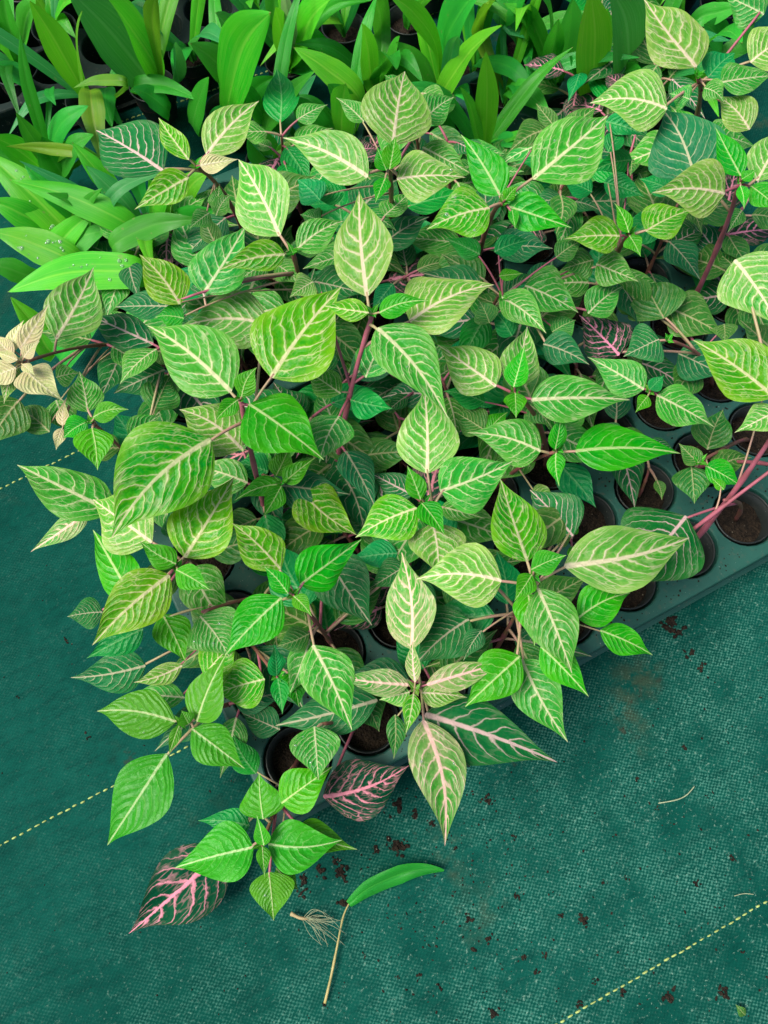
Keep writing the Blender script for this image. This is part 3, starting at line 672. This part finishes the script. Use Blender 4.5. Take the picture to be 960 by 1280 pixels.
cell_px = []
for c in allcells:
    x, y, f = proj(c + Vector((0, 0, 0.045))); cell_px.append((x, y))
free = set(range(len(allcells))); heroes_built = []
plants = {}
def stem_pts(P0, A, n=12):
    d = A - P0
    m = P0 + Vector((d.x * 0.30, d.y * 0.30, d.z * 0.62))
    return [bez(P0, m, A, i / n) for i in range(n + 1)]
def on_stem(pts, z):
    for i in range(len(pts) - 1):
        if pts[i].z <= z <= pts[i + 1].z + 1e-9:
            f = (z - pts[i].z) / max(pts[i + 1].z - pts[i].z, 1e-6); return pts[i].lerp(pts[i + 1], f)
    return pts[-1].copy() if z > pts[-1].z else pts[0].copy()
def add_petiole(parent, leaf, pts, B, org_, T, w):
    ax = (T - B).normalized()
    N0 = on_stem(pts, min(max(B.z - 0.35 * (B - on_stem(pts, B.z)).length - 0.003, pts[0].z + 0.01), pts[-1].z - 0.001))
    d = (B - N0).length
    c = N0.lerp(B, 0.55) + Vector((0, 0, 0.12 * d))
    E = B + ax * 0.004
    P = [bez(N0, c, E, k / 6) for k in range(7)]
    r0 = 0.00125 if w > 40 else 0.0008
    vs_, fs = tube([p - org_ for p in P], [r0 * (1.2 - 0.35 * k / 6) for k in range(7)], 6)
    mesh_obj('petiole', vs_, fs, M_PINK if random.random() < 0.3 else M_PET, leaf)
def make_stem(parent, pts, org_, r=0.0024, mat=None):
    n = len(pts); rad = []
    for i in range(n):
        k = r * (1.0 - 0.45 * i / (n - 1))
        if i % 4 == 3: k *= 1.28
        rad.append(k)
    vs_, fs = tube([p - org_ for p in pts], rad, 8)
    return mesh_obj('stem', vs_, fs, mat or M_STEM, parent)
def bud(parent, A, org_, kind, n=4, sz=0.008):
    for k in range(n):
        an = k * math.pi / 2 + random.uniform(-.3, .3) + 0.6; d = Vector((math.cos(an), math.sin(an), random.uniform(0.5, 1.3))).normalized()
        f = (FPX / max((A - CAM).dot(FWD), 0.1))
        build_blade(parent, A, A + d * sz * random.uniform(0.8, 1.3), 0.0042 * f, LM[kind], 0.05, org=org_, name='bud_leaf')

GROUP_V = 'cream-veined plants growing in the pot trays'
for (pid, ax_, ay_, h, potpx, label, leaves) in PLANTS:
    A = at(ax_, ay_, h / 100)
    ci = min(free, key=lambda k: (cell_px[k][0] - potpx[0]) ** 2 + (cell_px[k][1] - potpx[1]) ** 2)
    free.discard(ci)
    base = allcells[ci].copy()
    e = empty('veined_plant', base); tag(e, label, 'potted plant', GROUP_V)
    add_pot(e)
    P0 = base + Vector((random.uniform(-.004, .004), random.uniform(-.004, .004), 0.029))
    pts = stem_pts(P0, A)
    make_stem(e, pts, base, 0.0030 if h > 22 else 0.0023, M_PINK if pid in ('AA', 'CC', 'CD', 'CE', 'L', 'K') else M_STEM)
    heroes_built.append((pid, e, base, pts))
    if pid not in ('Z', 'B', 'N', 'HH'): bud(e, A, base, 'P' if pid == 'Q' else ('Y' if pid == 'F' else 'L'), 4, 0.009)
    for (bx, by, tx, ty, wpx, kd, dh, droop) in leaves:
        zb = max((h + dh) / 100, 0.03)
        B = at(bx, by, zb); T0 = at(tx, ty, zb); L0 = (T0 - B).length
        T = at(tx, ty, max(zb + droop * L0, 0.012))
        small = wpx < 30
        o, info = build_blade(e, B, T, wpx, LM[kd], arch=random.uniform(0.05, 0.14) + max(-droop, 0) * 0.25, fold=random.uniform(0.22, 0.42) if not small else 0.45, org=base)
        if kd == 'K': o['label'] = 'dark green leaf with hot pink veins'
        add_petiole(e, o, pts, B, base, T, wpx)
        if wpx > 55 and dh > -1.5 and random.random() < 0.35: add_drops(o, random.randint(2, 6), random, r0=0.0007, r1=0.0016)

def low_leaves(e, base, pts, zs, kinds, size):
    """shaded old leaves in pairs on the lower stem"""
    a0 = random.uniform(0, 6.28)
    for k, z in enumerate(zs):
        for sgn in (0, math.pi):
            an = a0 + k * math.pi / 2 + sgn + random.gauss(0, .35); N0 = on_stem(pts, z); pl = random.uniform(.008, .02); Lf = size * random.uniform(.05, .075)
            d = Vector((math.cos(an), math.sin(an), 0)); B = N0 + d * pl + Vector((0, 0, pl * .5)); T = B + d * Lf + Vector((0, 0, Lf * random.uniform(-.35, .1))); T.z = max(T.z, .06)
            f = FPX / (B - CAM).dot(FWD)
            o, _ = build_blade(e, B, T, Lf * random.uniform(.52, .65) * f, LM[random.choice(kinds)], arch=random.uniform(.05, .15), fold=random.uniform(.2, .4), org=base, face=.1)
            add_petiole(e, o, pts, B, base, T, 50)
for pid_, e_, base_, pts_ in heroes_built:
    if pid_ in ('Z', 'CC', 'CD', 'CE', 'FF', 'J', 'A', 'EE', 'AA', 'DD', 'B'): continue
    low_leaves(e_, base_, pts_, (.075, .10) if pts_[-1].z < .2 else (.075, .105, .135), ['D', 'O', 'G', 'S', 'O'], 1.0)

# ------------------------------------------------------------------ filler plants in the remaining pots that come into view
def random_plant(ci, label, group, hmin, hmax, nn, kinds, size=1.0):
    base = allcells[ci].copy()
    e = empty('veined_plant', base); tag(e, label, 'potted plant', group); add_pot(e)
    h = random.uniform(hmin, hmax)
    P0 = base + Vector((random.uniform(-.008, .008), random.uniform(-.008, .008), 0.036))
    A = P0 + Vector((random.gauss(0, .018), random.gauss(0, .018), h - 0.036))
    pts = stem_pts(P0, A); make_stem(e, pts, base, 0.0018 + 0.003 * h)
    a0 = random.uniform(0, 6.28)
    for k in range(nn):
        lev = 1.0 - 0.72 * (k / max(nn - 1, 1)) if nn > 1 else 1.0
        for sgn in (0, math.pi):
            an = a0 + k * math.pi / 2 + sgn + random.gauss(0, .3)
            N0 = on_stem(pts, P0.z + (A.z - P0.z) * lev)
            Lf = size * random.uniform(0.035, 0.07) * (0.6 if k == 0 else 1)
            pl = random.uniform(0.006, 0.02)
            d = Vector((math.cos(an), math.sin(an), 0))
            B = N0 + d * pl + Vector((0, 0, pl * 0.6)); T = B + d * Lf + Vector((0, 0, Lf * random.uniform(-.4, .15)))
            T.z = max(T.z, 0.014)
            f = FPX / max((B - CAM).dot(FWD), 0.2)
            o, _ = build_blade(e, B, T, Lf * random.uniform(0.55, 0.68) * f * 0.9, LM[random.choice(kinds)], arch=random.uniform(.05, .16), fold=random.uniform(.12, .3), org=base, face=0.1)
            add_petiole(e, o, pts, B, base, T, 50)
HANDLE = {'A': 'lowest plant at the bottom', 'B': 'plant with the big pink-veined leaf', 'C': 'bright green plant over the stitched line', 'D': 'glossy cross of green leaves',
 'E': 'small upright shoot with yellowing leaf', 'F': 'cream star-shaped shoot', 'G': 'large pale-veined spray', 'Z': 'broad dark leaf at the tray edge', 'H': 'central pair of shoots',
 'I': 'upright shoot right of centre', 'J': 'long pointed leaf lying right', 'K': 'tallest middle plant', 'L': 'largest round lime leaf', 'M': 'lime leaf at the left margin', 'N': 'dark net-veined leaf',
 'O': 'young fresh plant at the left', 'Q': 'cream and peach plant', 'R': 'dusky pointed leaf', 'T': 'bright yellowish leaf', 'U': 'broad pale upright leaf', 'V': 'twisted bright leaf', 'X': 'pointed pale leaves at top right',
 'AA': 'long leaning pink stem', 'BB': 'two short yellow-green leaves', 'CC': 'long lime leaves at the right edge', 'CD': 'bare leaning pink stem', 'CE': 'second leaning pink stem', 'DD': 'folded two-lobed leaf', 'EE': 'two opposite green leaves', 'FF': 'dull seedling at the right',
 'GG': 'dull plant behind the centre', 'HH': 'curled yellow-green leaf', 'II': 'little four-leaf shoot'}
hero_px = [(p[0], p[1], p[2]) for p in PLANTS]
used_labels = set()
def near_label(x, y, heroes, fmt, handles):
    hs = sorted(heroes, key=lambda h_: (h_[1] - x) ** 2 + (h_[2] - y) ** 2)
    for h_ in hs[:8]:
        dx, dy = x - h_[1], y - h_[2]
        if abs(dx) < 0.5 * abs(dy): w_ = ['behind', 'in front of'][dy > 0]
        elif abs(dy) < 0.5 * abs(dx): w_ = ['left of', 'right of'][dx > 0]
        else: w_ = ['behind, ', 'before, '][dy > 0] + ['left of', 'right of'][dx > 0]
        lb = fmt % (w_ + ' the ' + handles[h_[0]])
        if lb not in used_labels: used_labels.add(lb); return lb
    return lb
for ci in sorted(free):
    x, y = cell_px[ci]
    i, j = cellid[ci]
    if x < -40 or x > 1010 or y < -30: continue
    if (x < 190 and y < 375) or (x < 330 and y < 310) or (x < 700 and y < 215): continue
    if j <= 1 and x > 560:                 # nearly bare pots at the front right
        if random.random() < 0.75:
            random_plant(ci, near_label(x, y, hero_px, 'sparse young plant %s', HANDLE), 'sparse plants in the front right pots', .065, .09, 1, ['O', 'L'], 0.55)
        else:
            base = allcells[ci].copy(); e = empty('veined_plant', base); add_pot(e)
            tag(e, near_label(x, y, hero_px, 'bare cut stem in soil %s', HANDLE), 'potted plant', 'bare stems in the front right pots')
            P0 = base + Vector((0, 0, .036)); make_stem(e, stem_pts(P0, P0 + Vector((.006, .004, .035))), base, .0022)
    elif x > 640 and 420 < y < 640:
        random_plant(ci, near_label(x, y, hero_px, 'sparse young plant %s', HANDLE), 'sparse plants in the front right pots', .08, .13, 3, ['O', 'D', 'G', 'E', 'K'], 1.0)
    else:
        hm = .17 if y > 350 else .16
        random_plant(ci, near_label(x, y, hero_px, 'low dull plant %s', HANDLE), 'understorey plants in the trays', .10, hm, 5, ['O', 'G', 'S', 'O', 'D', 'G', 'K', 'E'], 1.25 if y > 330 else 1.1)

# ------------------------------------------------------------------ strap-leaved plants behind
STRAPS = [
('S1', 105, 345, 'front strap-leaved plant at the left edge with water beads on its lime leaves', [
  (92,300,-22,188,46,'l',9,15),(100,332,-12,288,42,'l',11,14),(182,342,9,365,44,'l',12,11),(80,312,134,288,42,'g',10,13),(72,440,13,371,30,'l',3,9),(74,448,132,393,36,'g',3,8),(60,290,-15,250,34,'l',10,14),(95,275,30,205,30,'g',10,16),(60,330,120,262,30,'l',9,14),(40,345,-20,330,30,'g',8,11)]),
('S2', 195, 318, 'strap-leaved plant with two long lime leaves arching left, behind the dusky pointed leaf', [
  (170,287,12,225,38,'l',13,17),(140,312,252,274,30,'g',13,15),(166,266,107,207,27,'t',11,16),(205,262,185,225,30,'l',8,12),(180,335,262,300,32,'g',6,10),(215,300,268,262,34,'g',7,12),(230,330,300,318,30,'g',6,9),(190,270,215,228,30,'l',9,14),(150,250,90,178,26,'l',10,16),(140,270,60,250,26,'g',11,14),(175,240,150,180,26,'g',9,15),(225,255,262,215,28,'l',8,14)]),
('S3', 55, 222, 'strap-leaved plant with one tall narrow upright blade near the left edge', [
  (56,182,25,41,17,'g',10,24),(80,226,50,170,36,'g',7,13),(106,196,7,183,15,'y',11,13),(46,206,-12,170,28,'l',8,14),(75,215,118,168,24,'g',8,15),(60,205,20,140,22,'g',9,17),(62,120,70,132,12,'g',9,12)]),
('S4', 113, 130, 'strap-leaved plant with yellowing twisted blades hanging over the tray edge, upper left', [
  (113,112,128,204,30,'y',12,10),(105,118,103,14,15,'y',8,24),(160,106,91,110,13,'y',14,14),(97,102,37,1,34,'l',8,20),(130,110,140,160,26,'g',9,9)]),
('S5', 192, 112, 'broad-bladed strap plant with two very wide leaves at the top left', [
  (188,102,80,-18,58,'t',8,22),(196,88,114,-24,50,'l',9,25),(165,108,252,126,22,'g',9,11),(201,102,195,-8,16,'y',8,27),(221,106,217,56,24,'t',7,17),(212,140,165,110,24,'g',8,12)]),
('S6', 22, 92, 'dark shaded strap plant in the top left corner', [
  (20,62,4,-18,28,'g',8,18),(38,103,-8,80,22,'g',7,10),(28,60,45,0,20,'g',8,16),(10,60,-20,20,24,'g',8,14)]),
('S7', 286, 142, 'strap plant with one big glossy upright blade left of top centre', [
  (285,132,338,16,54,'l',9,26),(296,106,238,54,38,'g',9,16),(243,162,261,96,24,'g',6,16),(300,60,269,16,32,'t',8,14),(300,140,345,95,26,'g',7,12)]),
('S8', 360, 82, 'strap plant with a bleached whitish blade between two bright ones at the top', [
  (371,62,415,-2,40,'l',9,18),(366,58,354,-14,17,'w',9,19),(356,66,344,8,20,'l',8,18),(345,40,345,-20,22,'g',8,18),(385,80,410,50,24,'g',7,12)]),
('S9', 338, 205, 'shaded strap plant behind the bright yellowish veined leaf', [
  (333,158,394,89,28,'g',9,18),(400,172,364,119,32,'g',9,15),(337,206,312,160,40,'g',8,14),(330,150,300,110,26,'g',8,15),(355,220,350,180,24,'g',7,12)]),
('S10', 436, 178, 'strap plant with one short bright spear left of the pale upright leaf', [
  (427,170,432,104,30,'l',9,20),(449,126,367,59,32,'l',10,16),(440,150,410,105,28,'g',8,14),(420,170,380,135,24,'g',7,12)]),
('S11', 472, 116, 'strap plant with a single stiff upright blade above top centre', [
  (466,109,452,29,28,'l',8,20),(477,42,464,-18,32,'g',8,16),(485,100,500,45,24,'g',8,16)]),
('S12', 552, 132, 'strap plant with a broad glossy blade curving up right, top centre', [
  (550,122,628,32,36,'l',9,21),(556,58,602,-12,52,'g',11,22),(546,62,484,-8,24,'l',11,20),(541,122,495,52,30,'g',8,15),(560,90,575,50,22,'y',8,14),(525,110,490,85,26,'g',7,12)]),
('S13', 603, 192, 'strap plant with a bright lime spear standing beside bare soil', [
  (607,172,607,64,28,'l',8,22),(599,182,575,109,17,'l',8,17),(570,172,540,150,26,'g',7,10),(620,175,650,185,18,'g',7,9)]),
('S14', 632, 120, 'strap plant with a small bluish leaf arching right over the soil', [
  (637,112,688,144,28,'g',9,10),(629,36,656,48,15,'t',10,11),(626,32,661,-12,24,'g',9,18),(600,40,615,-5,20,'y',9,18)]),
('S15', 694, 102, 'strap plant with several narrow upright blades, right of top centre', [
  (686,87,698,24,24,'g',8,18),(706,77,716,-2,32,'g',9,20),(668,60,660,5,24,'g',8,16),(690,60,675,-5,20,'g',8,18),(675,95,660,85,22,'t',7,10)]),
('S16', 742, 132, 'strap plant with one wide upright dark green blade, right of top centre', [
  (740,122,738,-14,40,'l',8,24),(752,60,760,10,24,'l',9,19),(730,110,712,70,26,'g',8,13)]),
('S17', 788, 118, 'strap plant with one wide bluish upright blade left of the top right pointed leaf', [
  (786,107,763,-14,44,'t',8,24),(816,84,798,42,28,'g',8,14),(800,60,790,-5,22,'g',9,20)]),
('S18', 840, 105, 'strap plant glimpsed behind the veined leaves at the top right', [
  (828,97,836,44,30,'g',8,15),(866,32,928,8,24,'g',11,14),(850,20,845,-15,26,'l',11,16),(900,60,880,30,24,'g',8,13),(935,50,915,25,24,'g',8,13)]),
]
def strap_blade(e, org_, P0, B, T, wpx, mat, sag):
    rr = random
    L = (T - B).length
    M1 = B.lerp(T, 0.5) + Vector((0, 0, sag * L))
    P = [P0, B, M1, T]
    ax = (T - B).normalized(); view = (CAM - M1).normalized()
    n0 = (Vector((0, 0, 1)) * 0.5 + view * 0.6).normalized(); lat = ax.cross(n0).normalized()
    from mathutils import Quaternion
    lat = Quaternion(ax, rr.gauss(0, 0.18)) @ lat
    pax = (ax - view * ax.dot(view)); 
    if pax.length < 1e-4: pax = UP.copy()
    pax.normalize(); pl = lat - view * lat.dot(view); pl -= pax * pl.dot(pax)
    W = wpx * 0.90 * (M1 - CAM).dot(FWD) / FPX / max(pl.length, 0.5) * 0.5
    Lb = (B - P0).length + L; rnd_ = rr.random(); vs_, uv, uv2 = [], [], []
    f0 = 1 / 3.0
    tw = rr.gauss(0, 0.6); wav = rr.uniform(0, 6); ff = rr.uniform(.2, .45)
    for i in range(NU + 1):
        s = i / NU
        x = s * 0.999; c = crom(P, x); d = (crom(P, min(x + .02, 1)) - crom(P, max(x - .02, 0)))
        if d.length < 1e-7: d = ax.copy()
        d.normalize(); l = lat - d * lat.dot(d); l.normalize(); n = l.cross(d)
        if n.dot(view) < 0: n = -n
        k = np.interp(s, [0, .15, .33, .45, .6, .75, .87, .95, 1], [.2, .32, .62, .90, 1.0, .72, .35, .13, 0.004])
        a_ = tw * max(s - .33, 0); l2 = l * math.cos(a_) + n * math.sin(a_); n = n * math.cos(a_) - l * math.sin(a_)
        fold = ff + 1.2 * max(.33 - s, 0) * 2
        for j in range(NV + 1):
            t = -1 + 2 * j / NV; hw = W * k
            z = hw * (fold * abs(t) - 0.25 * t * t) + W * 0.05 * math.sin(9 * s + wav + (1 if t > 0 else 0)) * t * t
            vs_.append(c + l2 * (hw * t) + n * z - org_); uv.append((s, hw * t / Lb)); uv2.append((t, rnd_))
    return mesh_obj('leaf', vs_, LF, mat, e, uv=uv, uv2=uv2)
GROUP_S = 'strap-leaved plants in black pots behind the veined plants'
def strap_plant(bx, by, label, leaves, extra=5, group=GROUP_S):
    base = at(bx, by, 0.045); base.z = 0
    e = empty('strap_leaf_plant', base); tag(e, label, 'potted plant', group); add_pot(e)
    P0 = base + Vector((0, 0, 0.038))
    for (x0, y0, x1, y1, wp, kd, zb, zt) in leaves:
        B = at(x0, y0, zb / 100); T = at(x1, y1, zt / 100)
        o = strap_blade(e, base, P0 + Vector((random.gauss(0, .004), random.gauss(0, .004), 0)), B, T, wp * 1.17, SM[kd], random.uniform(.06, .14))
        if label.startswith('front strap') and kd == 'l' and wp > 40: add_drops(o, 15, random, .42, .75, .0006, .0032)
    for k in range(max(extra - 2, 3)):
        an = random.uniform(0, 6.28); rd = random.uniform(.06, .15); d = Vector((math.cos(an), math.sin(an), 0))
        B = P0 + d * 0.012 + Vector((0, 0, .03)); T = P0 + d * rd + Vector((0, 0, random.uniform(.03, .16)))
        f = FPX / (B - CAM).dot(FWD)
        strap_blade(e, base, P0, B, T, random.uniform(.016, .028) * f, SM[random.choice('gdgtl')], random.uniform(.1, .25))
    return e
for (sid, bx, by, label, leaves) in STRAPS: strap_plant(bx, by, label, leaves)
HSTRAP = {'S1': 'water-beaded lime strap leaves', 'S2': 'long lime arching straps', 'S3': 'tall narrow upright blade', 'S4': 'yellowing twisted blades', 'S5': 'two very wide blades', 'S6': 'dark corner strap plant',
 'S7': 'big glossy upright blade', 'S8': 'bleached whitish blade', 'S9': 'shaded straps', 'S10': 'short bright spear', 'S11': 'single stiff blade', 'S12': 'broad glossy curving blade', 'S13': 'lime spear beside bare soil',
 'S14': 'small bluish arching leaf', 'S15': 'narrow upright blades', 'S16': 'wide dark green blade', 'S17': 'wide bluish blade', 'S18': 'straps behind the top right leaves'}
# more of them further back, only their lower blades show between the others
for (bx, by) in [(70, 40), (150, 40), (240, 70), (320, 30), (430, 40), (510, 30), (590, 90), (650, 60), (30, -10), (120, -20), (230, -10), (400, -25), (540, -30), (640, -20), (740, 20), (820, 10), (900, 10), (770, -30), (690, -30), (860, -30)]:
    strap_plant(bx, by, near_label(bx, by, [(p[0], p[1], p[2]) for p in STRAPS], 'shaded strap plant %s', HSTRAP), [], 7, 'back row strap-leaved plants')

# ------------------------------------------------------------------ litter on the ground cover
# fallen strap leaf, folded at its broad end
def ground_z(p): return wrinkle(p.x, p.y) - 0.004
e = empty('fallen_leaf', at(495, 1108, 0))
org_ = e.location.copy()
pts_ = [at(436, 1130, .004), at(462, 1108, .012), at(500, 1092, .014), at(530, 1087, .008), at(555, 1088, .003)]
wid = [.0035, .008, .0088, .0055, .0008]
vs_, uv, uv2 = [], [], []
for i in range(NU + 1):
    s = i / NU; c = crom(pts_, s * .999); d = (crom(pts_, min(s + .02, 1)) - crom(pts_, max(s - .02, 0))).normalized()
    l = d.cross(Vector((0, 0, 1))).normalized(); hw = float(np.interp(s, [0, .25, .5, .75, 1], wid))
    for j in range(NV + 1):
        t = -1 + 2 * j / NV
        th = t * 1.15 + 0.35
        vs_.append(c + l * (hw * (t * .95 + .12 * math.sin(5 * s))) + Vector((0, 0, hw * (1.1 * max(-t, 0) - .55 * t * t + .12 * math.sin(9 * s + 2 * t)) + .001)) - org_); uv.append((s * .985, hw * t / .13)); uv2.append((t, .37))
mesh_obj('blade', vs_, LF, SM['g'], e, uv=uv, uv2=uv2)
tag(e, 'fallen green strap leaf lying curled on the ground cover', 'leaf')
# dried stalk
P = [at(437, 1128, .004), at(429, 1146, .005), at(422, 1180, .004), at(414, 1220, .0035), at(406, 1254, .003)]
vs_, fs = tube([crom(P, k / 14 * .999) for k in range(15)], [(.0007 + .0007 * k / 14) * (1.25 if k in (4, 9) else 1) for k in range(15)], 7)
tag(mesh_obj('dry_stalk', vs_, fs, M_DRY), 'thin dry yellowish stalk lying below the fallen leaf', 'stalk')
# withered flower with fibres
e = empty('withered_flower', at(372, 1144, 0)); org_ = e.location.copy()
P = [at(364, 1142, .003), at(374, 1147, .005), at(386, 1149, .004)]
vs_, fs = tube([crom(P, k / 6 * .999) - org_ for k in range(7)], [.0022, .0018, .0014, .0015, .0016, .0012, .0006], 7)
mesh_obj('bract', vs_, fs, M_TAN, e)
for k in range(26):
    x1, y1 = random.uniform(398, 432), random.uniform(1142, 1186); mx, my = (384 + x1) / 2 + random.uniform(-8, 8), (1148 + y1) / 2 + random.uniform(-12, 4)
    P = [at(380 + random.uniform(-4, 4), 1148, .003), at(mx, my, random.uniform(.003, .01)), at(x1, y1, random.uniform(.001, .006))]
    vs_, fs = tube([crom(P, q / 9 * .999) - org_ for q in range(10)], [.00022] * 10, 4)
    mesh_obj('fibre', vs_, fs, M_FIBRE, e)
tag(e, 'withered tan flower head with a tuft of pale fibres beside the dry stalk', 'dead flower')
def fibre_thing(pxs, r_, label, mat=M_FIBRE):
    P = [at(x, y, z) for x, y, z in pxs]
    vs_, fs = tube([crom(P, q / 14 * .999) for q in range(15)], [r_] * 15, 5)
    tag(mesh_obj('loose_fibre', vs_, fs, mat), label, 'fibre')
fibre_thing([(823, 1004, .001), (845, 1000, .002), (858, 994, .002), (868, 983, .001)], .0006, 'pale curved thread lying on the ground cover in front of the tray')
fibre_thing([(918, 1120, .001), (930, 1117, .0015), (942, 1118, .001)], .0004, 'short faint thread near the right edge above the stitched line')
# leaf scrap bottom right
P = at(925, 1262, .002)
o, _ = build_blade(None, at(932, 1269, .002), at(919, 1255, .004), 13, LM['O'], .2, .4, org=Vector((0, 0, 0)), name='leaf_scrap')
tag(o, 'torn dull green leaf scrap in the bottom right corner', 'leaf scrap')

# soil crumbs and clods
ico = []
def icosphere():
    g = (1 + 5 ** .5) / 2
    v = [Vector(p).normalized() for p in [(-1, g, 0), (1, g, 0), (-1, -g, 0), (1, -g, 0), (0, -1, g), (0, 1, g), (0, -1, -g), (0, 1, -g), (g, 0, -1), (g, 0, 1), (-g, 0, -1), (-g, 0, 1)]]
    f = [(0, 11, 5), (0, 5, 1), (0, 1, 7), (0, 7, 10), (0, 10, 11), (1, 5, 9), (5, 11, 4), (11, 10, 2), (10, 7, 6), (7, 1, 8), (3, 9, 4), (3, 4, 2), (3, 2, 6), (3, 6, 8), (3, 8, 9), (4, 9, 5), (2, 4, 11), (6, 2, 10), (8, 6, 7), (9, 8, 1)]
    return v, f
IV, IF = icosphere()
cv_, cf_ = [], []
def crumb(x, y, r_):
    p = at(x, y, 0); z = ground_z(p); b = len(cv_); st = random.uniform(.7, 1.5); an = random.uniform(0, 3.1)
    for v in IV:
        k = r_ * random.uniform(.6, 1.2); a_, b_ = v.x * st, v.y / st
        cv_.append((p.x + k * (a_ * math.cos(an) - b_ * math.sin(an)), p.y + k * (a_ * math.sin(an) + b_ * math.cos(an)), z + k * v.z * .55 + r_ * .2))
    cf_.extend([tuple(b + q for q in f) for f in IF])
def clod(x, y, rpx):
    R_ = rpx * .00060
    for k in range(max(3, int(rpx * 1.4))):
        a_ = random.uniform(0, 6.28); d = abs(random.gauss(0, .5)) * rpx
        crumb(x + d * math.cos(a_), y + d * math.sin(a_), R_ * random.uniform(.15, .45))
for (x, y, r_) in [(729,1150,10),(784,1099,5),(755,1104,6),(872,1107,7),(917,1075,6),(702,1145,6),(655,1198,7),(682,1195,7),(670,1217,7),(745,1227,6),(779,1240,8),(617,1270,10),
    (550,1235,6),(725,1257,6),(840,1247,10),(907,1240,10),(610,1000,9),(497,1060,14),(642,1045,6),(645,1120,9),(797,973,5),(585,1150,7),(857,935,6),(612,1175,8),(592,1187,7),(837,777,16),
    (865,815,9),(877,835,8),(850,790,10),(80,799,6),(108,922,5),(430,1130,9),(400,1088,10),(425,1092,12),(380,1100,9),(500,1010,12),(520,1020,9),(470,1062,8),(495,1055,9),(378,1118,8),(450,1015,6),
    (420,1075,8),(540,1030,8),(570,1060,6),(690,1043,4),(915,1070,4),(824,1010,4),(885,995,4),(930,1000,3),(405,1257,5),(455,1195,5),(523,1220,5),(497,1222,4),(18,870,4),(140,1000,3)]:
    clod(x, y, r_)
for k in range(420):
    x = random.uniform(420, 980); y = random.uniform(760, 1290)
    if y < 1010 - 0.33 * (x - 330): continue
    crumb(x, y, random.choice([.0004, .0006, .0007, .0009, .0013]))
def tray_crumb(o_, nc, nr):
    while True:
        a_, b_ = random.uniform(0.003, nc * PITCH_POT), random.uniform(0.003, nr * PITCH_POT)
        fx = (a_ - .006) % PITCH_POT - PITCH_POT / 2; fy = (b_ - .006) % PITCH_POT - PITCH_POT / 2
        if fx * fx + fy * fy > .036 ** 2: break
    p = o_ + U * a_ + V * b_; r_ = random.choice([.0004, .0006, .0008, .0012]); b = len(cv_)
    for v in IV:
        k = r_ * random.uniform(.6, 1.2); cv_.append((p.x + k * v.x, p.y + k * v.y, ZT + k * v.z * .6 + r_ * .35))
    cf_.extend([tuple(b + q for q in f) for f in IF])
for k in range(420): tray_crumb(org, NC, 2.2)
for k in range(300): tray_crumb(org, NC, 5)
for k in range(260):
    x, y = random.gauss(540, 120), random.gauss(1080, 70); crumb(x, y, random.choice([.0004, .0006, .0008, .0011]))
for k in range(90): crumb(random.uniform(-10, 420), random.uniform(700, 1290), random.choice([.0004, .0005, .0007, .0009]))
tag(mesh_obj('soil_crumbs', cv_, cf_, M_SOIL, smooth=False), 'dark soil crumbs scattered over the ground cover and tray', 'soil', kind='stuff')
